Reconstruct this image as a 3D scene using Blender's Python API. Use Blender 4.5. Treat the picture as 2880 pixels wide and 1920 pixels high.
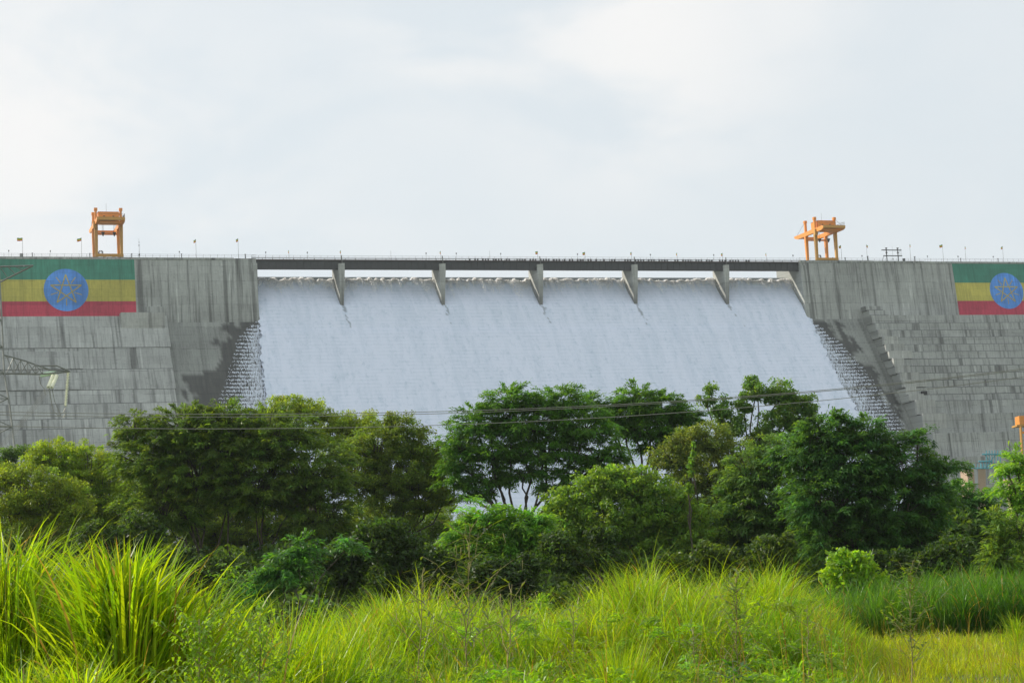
import bpy, math, random
import numpy as np
from mathutils import Matrix, Vector
for o in list(bpy.data.objects): bpy.data.objects.remove(o)
SC = bpy.context.scene
COL = SC.collection
RNG = np.random.default_rng(7)

# ------------------------------------------------------------------ camera
F, CX, CY = 5530., 1440., 960.            # focal length and centre in pixels of the 2880 px photograph
def nz(a): a = np.array(a, float); return a / np.linalg.norm(a)
Uc = nz((16760, -146, F)); Vc = nz((-1817, 782, F)); Vc = nz(Vc - Uc * (Uc @ Vc)); Zc = np.cross(Uc, Vc)
if Zc[1] > 0: Zc = -Zc
Yc = nz(np.array([0, 0, 1.]) - Zc * Zc[2]); Xc = np.cross(Yc, Zc)
if Xc[0] < 0: Xc = -Xc
W = np.array([Xc, Yc, Zc])                # camera (right, down, forward) -> world
EYE = np.array([0, 0, 2.4])
cam = bpy.data.objects.new('camera', bpy.data.cameras.new('camera')); COL.objects.link(cam)
cam.data.sensor_width = 36; cam.data.lens = F / 2880 * 36; cam.data.clip_end = 12000; cam.data.clip_start = .5
R = W @ np.diag([1, -1, -1])
M = Matrix([[*R[i], EYE[i]] for i in range(3)] + [[0, 0, 0, 1]]); cam.matrix_world = M
SC.camera = cam
PHI = math.atan2((W @ Uc)[1], (W @ Uc)[0])

# ------------------------------------------------------------------ light
SUN_AZ, SUN_EL = math.radians(74.), math.radians(33.)   # azimuth to the left of straight ahead
sdir = Vector((-math.sin(SUN_AZ) * math.cos(SUN_EL), math.cos(SUN_AZ) * math.cos(SUN_EL), math.sin(SUN_EL)))
sun = bpy.data.objects.new('sun', bpy.data.lights.new('sun', 'SUN')); COL.objects.link(sun)
sun.data.energy = 5.0; sun.data.angle = math.radians(.6); sun.data.color = (1, .92, .80)
sun.rotation_euler = sdir.to_track_quat('Z', 'Y').to_euler()
wd = bpy.data.worlds.new("World"); SC.world = wd; wd.use_nodes = True
nt = wd.node_tree; N = nt.nodes; L = nt.links
bg = N['Background']
sky = N.new('ShaderNodeTexSky'); sky.sky_type = 'NISHITA'; sky.sun_disc = False
sky.sun_elevation = SUN_EL; sky.sun_rotation = -SUN_AZ; sky.air_density = 1.; sky.dust_density = 1.; sky.ozone_density = 1.
bg.inputs[1].default_value = .085
tc = N.new('ShaderNodeTexCoord'); mp = N.new('ShaderNodeMapping'); mp.inputs['Scale'].default_value = (1, 1, 2.3)
mp.inputs['Location'].default_value = (.35, 2.2, .3)
no = N.new('ShaderNodeTexNoise'); no.inputs['Scale'].default_value = 7; no.inputs['Detail'].default_value = 7; no.inputs['Roughness'].default_value = .5
no.inputs['Distortion'].default_value = .4
rp = N.new('ShaderNodeMapRange'); rp.inputs[1].default_value = .38; rp.inputs[2].default_value = .62; rp.inputs[3].default_value = .0; rp.inputs[4].default_value = 1.; rp.interpolation_type = 'SMOOTHSTEP'
mx = N.new('ShaderNodeMix'); mx.data_type = 'RGBA'; mx.inputs[0].default_value = .82
mx.inputs[7].default_value = (10.15, 10.9, 11.3, 1)            # thin high overcast veil over the blue
mc = N.new('ShaderNodeMix'); mc.data_type = 'RGBA'; mc.inputs[7].default_value = (11.3, 11.2, 11.05, 1)
L.new(tc.outputs['Generated'], mp.inputs[0]); L.new(mp.outputs[0], no.inputs[0]); L.new(no.outputs[0], rp.inputs[0])
L.new(sky.outputs[0], mx.inputs[6]); L.new(mx.outputs[2], mc.inputs[6]); cf = None
for dx_, dy_, r_, k_ in ((60, 380, .14, .8), (560, 600, .14, .45), (1250, 30, .09, .6), (1800, 80, .13, .8), (2150, 20, .08, .5)):      # directions of the brighter cloud banks
    dv = N.new('ShaderNodeVectorMath'); dv.operation = 'DISTANCE'; q_ = W @ np.array([(dx_ - CX) / F, (dy_ - CY) / F, 1.]); dv.inputs[1].default_value = tuple(q_ / np.linalg.norm(q_)); L.new(tc.outputs['Generated'], dv.inputs[0])
    mr_ = N.new('ShaderNodeMapRange'); mr_.interpolation_type = 'SMOOTHSTEP'; mr_.inputs[1].default_value = r_; mr_.inputs[2].default_value = 0; mr_.inputs[3].default_value = .0; mr_.inputs[4].default_value = k_; L.new(dv.outputs['Value'], mr_.inputs[0])
    if cf is None: cf = mr_.outputs[0]
    else: m_ = N.new('ShaderNodeMath'); m_.operation = 'MAXIMUM'; L.new(cf, m_.inputs[0]); L.new(mr_.outputs[0], m_.inputs[1]); cf = m_.outputs[0]
ma_ = N.new('ShaderNodeMath'); ma_.operation = 'ADD'; ma_.inputs[1].default_value = .12; L.new(cf, ma_.inputs[0])
mm_ = N.new('ShaderNodeMath'); mm_.operation = 'MULTIPLY'; mm_.use_clamp = True; L.new(ma_.outputs[0], mm_.inputs[0]); L.new(rp.outputs[0], mm_.inputs[1]); L.new(mm_.outputs[0], mc.inputs[0]); L.new(mc.outputs[2], bg.inputs[0])
SC.view_settings.view_transform = 'Standard'; SC.view_settings.look = 'None'; SC.view_settings.exposure = 0; SC.view_settings.gamma = 1
SC.render.engine = 'CYCLES'; SC.render.resolution_x = 1024; SC.render.resolution_y = 682
SC.cycles.max_bounces = 9; SC.cycles.transmission_bounces = 6; SC.cycles.diffuse_bounces = 6

# ------------------------------------------------------------------ helpers
UW = W @ Uc; VW = W @ Vc
def ray(x, y): return W @ np.array([(x - CX) / F, (y - CY) / F, 1.])
HAZE = .00008
O = EYE + ray(968.7, 728) * (33 / .0534)
def at(x, y, Y):                       # world point seen at pixel x,y at forward distance Y
    r = ray(x, y); return EYE + r * (Y / r[1])
def solve(x, y, p):                    # dam coordinates (u, v, z) on plane a*u+b*v+c*z=d
    r = ray(x, y); o = EYE - O; rr = np.array([r @ UW, r @ VW, r[2]]); oo = np.array([o @ UW, o @ VW, o[2]])
    a = np.array(p[:3]); return oo + rr * ((p[3] - a @ oo) / (a @ rr))
DAMM = Matrix.Translation(Vector(O)) @ Matrix.Rotation(PHI, 4, 'Z')

def tag(o, label=None, cat=None, group=None, kind=None):
    for k, v in (('label', label), ('category', cat), ('group', group), ('kind', kind)):
        if v: o[k] = v
    return o
def empty(name, label, cat, loc=(0, 0, 0), group=None, mat=None):
    o = bpy.data.objects.new(name, None); COL.objects.link(o); o.empty_display_size = .1
    if mat is not None: o.matrix_world = mat
    else: o.location = loc
    return tag(o, label, cat, group)
def mobj(name, V, Q, mats, parent=None, mi=None, attr=None, smooth=False):
    """V (n,3), Q (m,4) or (m,3) or list of such; attr: dict name->(values, 'FLOAT'|'FLOAT_COLOR') on points"""
    me = bpy.data.meshes.new(name)
    V = np.asarray(V, np.float32)
    if isinstance(Q, list) and not isinstance(Q[0], tuple): parts = [np.asarray(q, np.int32) for q in Q if len(q)]
    else: parts = [np.asarray(Q, np.int32)]
    idx = np.concatenate([p.ravel() for p in parts]); tot = np.concatenate([np.full(len(p), p.shape[1], np.int32) for p in parts])
    st = np.concatenate([[0], np.cumsum(tot)[:-1]]).astype(np.int32)
    me.vertices.add(len(V)); me.vertices.foreach_set('co', V.ravel())
    me.loops.add(len(idx)); me.loops.foreach_set('vertex_index', idx)
    me.polygons.add(len(tot)); me.polygons.foreach_set('loop_start', st); me.polygons.foreach_set('loop_total', tot)
    if not isinstance(mats, (list, tuple)): mats = [mats]
    for m in mats: me.materials.append(m)
    if mi is not None: me.polygons.foreach_set('material_index', np.asarray(mi, np.int32))
    me.polygons.foreach_set('use_smooth', np.full(len(tot), bool(smooth)))
    me.update(calc_edges=True)
    if attr:
        for k, (v, t) in attr.items():
            a = me.attributes.new(k, t, 'POINT'); v = np.asarray(v, np.float32)
            a.data.foreach_set('value' if t == 'FLOAT' else 'color', v.ravel())
    o = bpy.data.objects.new(name, me); COL.objects.link(o)
    if parent: o.parent = parent
    return o
class MB:
    def __init__(s): s.v = []; s.q = []; s.t = []; s.n = 0
    def raw(s, V, Q):
        V = np.asarray(V, float); Q = np.asarray(Q)
        s.v.append(V); (s.q if Q.shape[1] == 4 else s.t).append(Q + s.n); s.n += len(V); return s
    def box(s, a, b):
        x0, y0, z0 = a; x1, y1, z1 = b
        V = [(x0,y0,z0),(x1,y0,z0),(x1,y1,z0),(x0,y1,z0),(x0,y0,z1),(x1,y0,z1),(x1,y1,z1),(x0,y1,z1)]
        return s.raw(V, [(0,3,2,1),(4,5,6,7),(0,1,5,4),(1,2,6,5),(2,3,7,6),(3,0,4,7)])
    def hexa(s, V):
        return s.raw(V, [(0,3,2,1),(4,5,6,7),(0,1,5,4),(1,2,6,5),(2,3,7,6),(3,0,4,7)])
    def tube(s, P, r, k=6):
        P = np.asarray(P, float); r = np.broadcast_to(r, len(P)); T = np.gradient(P, axis=0)
        T /= np.linalg.norm(T, axis=1)[:, None] + 1e-9
        ref = np.array([0, 0, 1.]) if abs(T[0][2]) < .9 else np.array([1., 0, 0])
        A = np.cross(T, ref); A /= np.linalg.norm(A, axis=1)[:, None] + 1e-9; B = np.cross(T, A)
        an = np.arange(k) / k * 2 * math.pi
        V = P[:, None] + (A[:, None] * np.cos(an)[None, :, None] + B[:, None] * np.sin(an)[None, :, None]) * r[:, None, None]
        n = len(P); i = np.arange(n - 1)[:, None] * k; j = np.arange(k)[None]; j2 = (j + 1) % k
        Q = np.stack([i + j, i + j2, i + k + j2, i + k + j], -1).reshape(-1, 4)
        s.raw(V.reshape(-1, 3), Q)
        if k == 4: s.raw(V[[0, -1]].reshape(-1, 3), [(0, 1, 2, 3), (7, 6, 5, 4)])
        return s
    def bar(s, a, b, r, k=4): return s.tube([a, b], r, k)
    def build(s, name, mat, parent=None, **kw):
        return mobj(name, np.concatenate(s.v), [np.concatenate(x) for x in (s.q, s.t) if x], mat, parent, **kw)

# ------------------------------------------------------------------ materials
def newmat(name):
    m = bpy.data.materials.new(name); m.use_nodes = True
    return m, m.node_tree.nodes, m.node_tree.links, m.node_tree.nodes['Principled BSDF']
def plain(name, c, rough=.6, metal=0, var=.12, scale=3.):
    m, N, L, b = newmat(name); b.inputs['Roughness'].default_value = rough; b.inputs['Metallic'].default_value = metal
    tc = N.new('ShaderNodeTexCoord'); no = N.new('ShaderNodeTexNoise'); no.inputs['Scale'].default_value = scale; no.inputs['Detail'].default_value = 5
    mr = N.new('ShaderNodeMapRange'); mr.inputs[1].default_value = .3; mr.inputs[2].default_value = .7; mr.inputs[3].default_value = 1 - var; mr.inputs[4].default_value = 1 + var
    vm = N.new('ShaderNodeVectorMath'); vm.operation = 'SCALE'; vm.inputs[0].default_value = c
    L.new(tc.outputs['Object'], no.inputs[0]); L.new(no.outputs[0], mr.inputs[0]); L.new(mr.outputs[0], vm.inputs['Scale']); L.new(vm.outputs[0], b.inputs['Base Color'])
    return m
def weathered(name, c, rough=.85, stain=1., joints=True):
    """concrete / mural paint: tone panels, lift joints, vertical run-off streaks; attributes wet, tone on the mesh"""
    m, N, L, b = newmat(name); b.inputs['Roughness'].default_value = rough
    def math_(op, a, bb, cl=False):
        n = N.new('ShaderNodeMath'); n.operation = op; n.use_clamp = cl
        for i, x in enumerate((a, bb)):
            if isinstance(x, (int, float)): n.inputs[i].default_value = x
            else: L.new(x, n.inputs[i])
        return n.outputs[0]
    def mrange(x, a, b_, c_, d): 
        n = N.new('ShaderNodeMapRange'); L.new(x, n.inputs[0])
        for i, q in enumerate((a, b_, c_, d)): n.inputs[i + 1].default_value = q
        return n.outputs[0]
    tc = N.new('ShaderNodeTexCoord'); sp = N.new('ShaderNodeSeparateXYZ'); L.new(tc.outputs['Object'], sp.inputs[0])
    oi = N.new('ShaderNodeObjectInfo'); orn = math_('MULTIPLY', oi.outputs['Random'], 60.)
    def noise(sx, sz, sc, det=4, ro=.6, off=0., sy=.0):
        cb = N.new('ShaderNodeCombineXYZ')
        L.new(math_('ADD', math_('MULTIPLY', sp.outputs[0], sx), math_('MULTIPLY', sp.outputs[1], sy)), cb.inputs[0]); L.new(math_('ADD', orn, off), cb.inputs[1])
        L.new(math_('MULTIPLY', sp.outputs[2], sz), cb.inputs[2])
        n = N.new('ShaderNodeTexNoise'); n.inputs['Scale'].default_value = sc; n.inputs['Detail'].default_value = det; n.inputs['Roughness'].default_value = ro
        L.new(cb.outputs[0], n.inputs[0]); return n.outputs[0]
    def bricks(w, h, off, mort, ofs=0.):
        cb = N.new('ShaderNodeCombineXYZ'); L.new(math_('ADD', sp.outputs[0], ofs), cb.inputs[0]); L.new(sp.outputs[2], cb.inputs[1])
        n = N.new('ShaderNodeTexBrick'); n.inputs['Scale'].default_value = 1; n.inputs['Brick Width'].default_value = w; n.inputs['Row Height'].default_value = h
        n.offset = off; n.inputs['Mortar Size'].default_value = mort; n.inputs['Mortar Smooth'].default_value = .4
        n.inputs['Color1'].default_value = (.0, .0, .0, 1); n.inputs['Color2'].default_value = (1, 1, 1, 1); n.inputs['Mortar'].default_value = (.5, .5, .5, 1)
        L.new(cb.outputs[0], n.inputs[0]); return n
    t = mrange(noise(.05, .08, 1., 5), .3, .7, .84, 1.16)
    pb = bricks(17.3, 7.3, .37, .06); t = math_('MULTIPLY', t, mrange(pb.outputs[0], 0, 1, .92, 1.08))
    pc = bricks(6.1, 2.44, .5, .05, 3.); t = math_('MULTIPLY', t, mrange(pc.outputs[0], 0, 1, .94, 1.05))
    # vertical streaks of several widths
    s1 = noise(1., .045, 1.3, 3, .55, 2.3); t = math_('MULTIPLY', t, mrange(s1, .52, .72, 1., 1 - .42 * stain))
    s2 = noise(1., .03, .42, 3, .5, 7.7); t = math_('MULTIPLY', t, mrange(s2, .56, .70, 1., 1 - .42 * stain))
    s3 = noise(1., .12, 2.6, 3, .6, 4.1); t = math_('MULTIPLY', t, mrange(s3, .3, .7, 1.10, .88))
    s4 = noise(1., .06, 1.1, 2, .5, 12.); t = math_('MULTIPLY', t, mrange(s4, .62, .74, 1., 1 + .28 * stain))
    s5 = noise(.3, 1., 1.7, 3, .6, 9.1); t = math_('MULTIPLY', t, mrange(s5, .60, .75, 1., 1 - .25 * stain))
    t = math_('MULTIPLY', t, mrange(noise(1, 1, 2.2, 6, .7, 1.), .3, .7, .93, 1.07))
    if joints:
        jn = mrange(noise(.35, .35, 1., 3), .42, .6, .1, 1.)
        for br, a in ((pb, .45), (pc, .33)):
            t = math_('MULTIPLY', t, math_('SUBTRACT', 1, math_('MULTIPLY', math_('MULTIPLY', br.outputs[1], a), jn)))
        fl = bricks(400, .61, .0, .025, 11.); t = math_('MULTIPLY', t, math_('SUBTRACT', 1, math_('MULTIPLY', fl.outputs[1], .10)))
    at_ = N.new('ShaderNodeAttribute'); at_.attribute_name = 'wet'
    t = math_('MULTIPLY', t, mrange(at_.outputs['Fac'], 0, 1, 1., .28))
    vm = N.new('ShaderNodeVectorMath'); vm.operation = 'SCALE'; vm.inputs[0].default_value = c; L.new(t, vm.inputs['Scale'])
    L.new(vm.outputs[0], b.inputs['Base Color'])
    L.new(mrange(at_.outputs['Fac'], 0, 1, rough, .45), b.inputs['Roughness'])
    return m
CONC = weathered('concrete', (.365, .380, .355), stain=1.3)
CHUTEC = weathered('chute_concrete', (.33, .345, .325), stain=.6)
CONCL = weathered('pale_concrete', (.43, .44, .41), stain=.8)
JOINT = weathered('shadow_gap_joint', (.19, .20, .19), stain=.5)  # dark tone that paints the shadow gap at each lift joint
def paint(n, c): return weathered(n, c, .75, .55, True)
P_G, P_Y, P_R = paint('green_paint', (.05, .235, .16)), paint('yellow_paint', (.50, .45, .09)), paint('red_paint', (.46, .045, .08))
P_B, P_S = paint('blue_paint', (.09, .29, .74)), paint('gold_paint', (.46, .40, .15))
STEEL = plain('dark_girder_steel', (.045, .048, .05), .6); STEELB = plain('brown_girder_steel', (.075, .055, .05), .6)
DARK = plain('dark_metal', (.035, .037, .04), .5); GALV = plain('galvanised_steel', (.16, .165, .15), .55, .2); PYL = plain('weathered_zinc_lattice', (.21, .22, .20), .5, .2); RAIL = plain('railing_steel', (.22, .23, .23), .6)
ORA = plain('orange_crane_paint', (.72, .27, .035), .45, 0, .08); OCH = plain('ochre_crane_paint', (.52, .27, .05), .5, 0, .1)
WHITE = plain('white_paint', (.75, .75, .72), .5); BLACK = plain('black_rubber', (.02, .02, .022), .6)
GLASSY = plain('pale_green_glass_insulator', (.62, .80, .62), .25, 0, .05); CREAM = plain('cream_insulator', (.86, .87, .68), .3, 0, .05)
FLG, FLY, FLR = plain('flag_green', (.03, .25, .08), .8), plain('flag_yellow', (.75, .6, .05), .8), plain('flag_red', (.6, .05, .04), .8)
WIRE = plain('aluminium_wire', (.24, .24, .2), .45, .3); BLUEP = plain('blue_scaffold_paint', (.08, .30, .36), .6); BEIGE = plain('beige_concrete', (.40, .29, .20), .8)
GROUND = plain('grassy_soil', (.085, .105, .028), .95, 0, .35, .6)

# ------------------------------------------------------------------ dam
dam = empty('dam', 'grey concrete gravity dam with an overflowing central spillway and two painted flag murals', 'dam', mat=DAMM)
S_CH, VTOP, ZTOP, BAT = .72, -2.5, -19.6, .125
def vch(z): return VTOP - S_CH * (ZTOP - z)           # chute plane
ZB = -112.
UL, UR = -28.1, 158.2
def wing(u0, u1, name, bat=BAT):
    """upper non-overflow wall: gridded front face with batter + body"""
    us = np.arange(u0, u1 + .01, max(1., (u1 - u0) / 200)); us[-1] = u1
    zs = np.array([0, -2, -5, -9, -14, ZTOP - 1.])
    Vv = np.array([(u, bat * z, z) for z in zs for u in us]); n = len(us)
    i = np.arange(len(zs) - 1)[:, None] * n; j = np.arange(n - 1)[None]
    Q = np.stack([i + j, i + n + j, i + n + j + 1, i + j + 1], -1).reshape(-1, 4)
    m = MB(); m.raw(Vv, Q)
    vb = bat * (ZTOP - 1)
    for u in (u0, u1):
        m.raw([(u, 0, 0), (u, vb, ZTOP - 1), (u, 18, ZTOP - 1), (u, 18, 0)], [(0, 1, 2, 3)])
    m.raw([(u0, 0, 0), (u1, 0, 0), (u1, 18, 0), (u0, 18, 0)], [(0, 1, 2, 3)])
    m.raw([(u0, 18, 0), (u1, 18, 0), (u1, 18, ZTOP), (u0, 18, ZTOP)], [(0, 1, 2, 3)])
    return m.build(name, CONC, dam)
wing(-260, UL, 'wing_wall'); wing(UR, 420, 'wing_wall')
# parapet coping slightly proud, broken in lengths
for a, b, z in ((-260, -95, .18), (-95, -66, .18), (-66, -35, .12), (UR + .2, 186, .3), (186, 206, .22), (206, 420, .1)):
    m = MB(); m.box((a, -.22, -.55), (b - .05, 1., z)); m.build('parapet', CONC, dam)
# abutment shoulders at the two ends of the bridge
m = MB(); m.box((UL - 2.3, -.5, -15), (UL + .25, 3., -1.5)); m.build('abutment', CONC, dam)
m = MB(); m.hexa([(UR, -1.9, -14.9), (UR + 2.2, -1.9, -14.9), (UR + 2.2, 3, -14.9), (UR, 3, -14.9), (UR - .1, -.5, -1.5), (UR + 2.2, -.5, -1.5), (UR + 2.2, 3, -1.5), (UR - .1, 3, -1.5)]); m.build('abutment', CONC, dam)

# side limits of the running water (dam u at the chute plane)
PCH = (0, 1, -S_CH, VTOP - S_CH * ZTOP)
def chu(x, y): p = solve(x, y, PCH); return p[2], p[0]
def curve(pts): a = np.array(sorted(chu(*p) for p in pts)); return lambda z: np.interp(z, a[:, 0], a[:, 1])
WET_L = curve([(729, 895), (662, 905), (640, 935), (616, 975), (592, 1005), (586, 1035), (560, 1045), (520, 1052), (508, 1075), (536, 1090), (546, 1130), (530, 1250)])
WET_R = curve([(2270, 897), (2327, 899), (2372, 940), (2410, 990), (2445, 1040), (2490, 1085), (2512, 1120), (2571, 1203), (2640, 1330)])
VEIL_L = curve([(729, 900), (700, 915), (668, 950), (650, 1010), (638, 1060), (620, 1110), (600, 1200), (575, 1300)])
VEIL_R = curve([(2272, 900), (2298, 910), (2370, 968), (2455, 1060), (2550, 1203), (2610, 1300)])
MAIN_L = curve([(730, 890), (731, 960), (737, 1040), (750, 1150), (765, 1300)])
MAIN_R = curve([(2268, 890), (2282, 904), (2310, 973), (2355, 1065), (2411, 1157), (2480, 1260), (2540, 1340)])
# stepped chute body
H = 1.2
zs = np.arange(ZTOP - .7, ZB, -H)
us = np.arange(-62, 186.1, .8)
prof = []
for z in zs: prof += [(vch(z), z), (vch(z), z - H + .0)]
prof = np.array(prof); nu = len(us)
Vv = np.stack([np.tile(us, len(prof)), np.repeat(prof[:, 0], nu), np.repeat(prof[:, 1], nu)], 1)
i = np.arange(len(prof) - 1)[:, None] * nu; j = np.arange(nu - 1)[None]
Q = np.stack([i + j, i + nu + j, i + nu + j + 1, i + j + 1], -1).reshape(-1, 4)
zc = np.round(Vv[:, 2] / H)
blk = RNG.random((400, 200)); bl = blk[(zc.astype(int) % 400), ((Vv[:, 0] / 1.6).astype(int) % 200)] * 2.6 - 1.3 
blb = blk[((zc / 4).astype(int) % 400), ((Vv[:, 0] / 6).astype(int) % 200)] * 8 - 4
uu = Vv[:, 0] + bl + blb
wet = np.clip(np.minimum((uu - WET_L(Vv[:, 2])) / .3, (WET_R(Vv[:, 2]) - uu) / .3), 0, 1)
wet *= (Vv[:, 2] < ZTOP + .5)
mobj('stepped_chute', Vv, Q, CHUTEC, dam, attr={'wet': (wet, 'FLOAT')})
m = MB(); m.box((-62, 1, ZB), (186, 12, ZTOP - 3)); m.build('dam_core', CONC, dam)
# crest sill under the falling water
SN = [(60, -3.0), (16, -3.35), (13, -3.6), (11, -4.05), (9.3, -5.05), (7.7, -6.8), (6, -8.9), (4, -11.0), (1.8, -13.2), (0, -14.9), (-1.7, -17.3), (-3.5, -19.9), (-5.3, -22.4)]
nap = np.array(SN)
m = MB(); Pn = nap[2:] + np.array([.9, -.7]); 
Vv = []; 
for u in (UL, UR):
    for p in Pn: Vv.append((u, p[0] + 0, p[1]))
n_ = len(Pn); m.raw(Vv, [(k, k + 1, n_ + k + 1, n_ + k) for k in range(n_ - 1)]); m.box((UL, 9, -60), (UR, 12, -5.2)); m.build('crest_sill', CONC, dam)
# proud blocks, left: tall lifts whose right ends step outward
rows = [(888, 976, 468), (976, 1036, 478), (1036, 1093, 487), (1093, 1131, 492), (1131, 1172, 498), (1172, 1199, 503), (1199, 1252, 508), (1252, 1330, 516), (1330, 1420, 524), (1420, 1540, 532), (1540, 1700, 540)]
for k, (y0, y1, xr) in enumerate(rows):
    off = 2.2 + (.5, 0, .25, -.1, .4, .1, .3, 0, .2, 0, .2)[k]
    pl = (0, 1, -S_CH, VTOP - S_CH * ZTOP - off * .6)
    a = solve(xr, y0, pl); b = solve(xr, y1, pl); vf = a[1] - .12; vb_ = b[1] + .1
    m = MB(); m.box((-259, vb_ - .05, b[2] + .01), (a[0] - .02, vb_ + .5, b[2] + .14)); m.build('lift_joint', JOINT, dam)  # dark strip drawn in for the shade of the gap below the lift
    m = MB(); m.hexa([(-260, vb_, b[2]), (a[0], vb_, b[2]), (a[0], 0, b[2]), (-260, 0, b[2]), (-260, vf, a[2] - .02), (a[0], vf, a[2] - .02), (a[0], 0, a[2] - .02), (-260, 0, a[2] - .02)]); m.build('concrete_lift', CONC, dam)
    if k in (1, 2):   # thickening panel with a dark recess joint, left half
        q = solve(227, y0, (0, 1, 0, vf)); m = MB(); m.hexa([(-258, vb_ - .15, b[2] + .3), (q[0], vb_ - .15, b[2] + .3), (q[0], vb_ + 3, b[2] + .3), (-258, vb_ + 3, b[2] + .3), (-258, vf - .15, a[2] - .3), (q[0], vf - .15, a[2] - .3), (q[0], vf + 3, a[2] - .3), (-258, vf + 3, a[2] - .3)]); m.build('concrete_panel', CONC, dam)
a = solve(338, 886, (0, 1, 0, -4)); b = solve(468, 974, (0, 1, 0, -4))
m = MB(); m.box((a[0], -6.2, b[2]), (b[0] - .6, 2, a[2] + .5)); m.build('concrete_panel', CONCL, dam)
a = solve(413, 862, (0, 1, 0, -3)); b = solve(458, 886, (0, 1, 0, -3)); m = MB(); m.box((a[0], -3.1, b[2] - .2), (b[0], 2, a[2])); m.build('concrete_panel', CONC, dam)
# proud blocks, right: low lifts like giant stairs
UST = chu(2571, 1203)[1]
ys = [860, 872, 887] + [889 + 20.2 * k for k in range(1, 12)] + [1130, 1168, 1222, 1290, 1370, 1450, 1560, 1680]
zprev = None
for k in range(len(ys) - 1):
    pl = (0, 1, -S_CH, VTOP - S_CH * ZTOP - 4.4)
    a = solve(2560, ys[k], pl); b = solve(2560, ys[k + 1], pl); vf = a[1] - .64 * (a[2] - b[2]) + .2; vb_ = b[1] + .05
    st = UST + (0, .5, .0, .25, 0, .4, .1, 0, .3)[k % 9]
    ue = 420 if k >= 2 else UST + 6.5 + k * 1.2
    m = MB(); m.hexa([(st, vb_, b[2]), (ue, vb_, b[2]), (ue, 0, b[2]), (st, 0, b[2]), (st, vf, a[2] - .15), (ue, vf, a[2] - .15), (ue, 0, a[2] - .15), (st, 0, a[2] - .15)]); m.build('concrete_lift', CONC, dam)
    m = MB(); m.box((st + .02, vb_ - .04, b[2] + .01), (ue - .02, vb_ + .5, b[2] + .22)); m.build('lift_joint', JOINT, dam)  # same painted shadow gap on the right-hand lifts
    if k > 3 and k < 16:  # end block stair edge a little proud
        m = MB(); m.box((st - .15, vf - .5 - .35 * (k % 3), b[2] + .25), (st + 3.6 + 1.6 * (k % 4), vf - .003, a[2] + .2)); m.build('stair_block', CONCL, dam)  # pale concrete puts the sunlit look of the stair edge into the colour
# dark openings and small details on the right toe
for x0, y0, x1, y1 in ((2592, 1147, 2604, 1154), (2594, 1099, 2609, 1114)):
    zm = solve(2598, y0, PCH)[2]; vv = vch(zm) - 6.6
    a = solve(x0, y0, (0, 1, 0, vv)); b = solve(x1, y1, (0, 1, 0, vv)); m = MB(); m.box((a[0], vv, b[2]), (b[0], vv + 2., a[2])); m.build('gallery_opening', BLACK, dam)
a = solve(386, 1172, (0, 1, 0, -42)); vv = vch(a[2]) - 6.5; a = solve(387, 1172, (0, 1, 0, vv)); b = solve(394, 1189, (0, 1, 0, vv)); m = MB(); m.box((a[0], vv, b[2]), (b[0], vv + 4, a[2])); m.build('red_door', plain('red_door_paint', (.32, .06, .06)), dam)

# piers
for k in range(5):
    u = 33. * k
    m = MB()
    m.hexa([(u - 1.75, .35, -17), (u - .85, .35, -17), (u - .6, 9.2, -17), (u - 2.0, 9.2, -17), (u - 2.0, 0, -3.35), (u, 0, -3.35), (u, 9.2, -1.98), (u - 2.0, 9.2, -1.98)])
    m.hexa([(u - 2.0, 0, -3.33), (u, 0, -3.33), (u, .72, -3.22), (u - 2.0, .72, -3.22), (u - 2.0, .02, -1.45), (u, .02, -1.3), (u, .75, -1.3), (u - 2.0, .75, -1.45)])
    p = m.build('pier', CONCL, dam)
    nv = len(p.data.vertices); a_ = p.data.attributes.new('wet', 'FLOAT', 'POINT')
    a_.data.foreach_set('value', np.array([1. if v.co.z < -10 else 0 for v in p.data.vertices], np.float32))
    m = MB(); m.tube([(u - .7, .3, -1.4), (u - .9, .3, 1.2)], .16, 6); m.build('post', GALV, dam)

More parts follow.
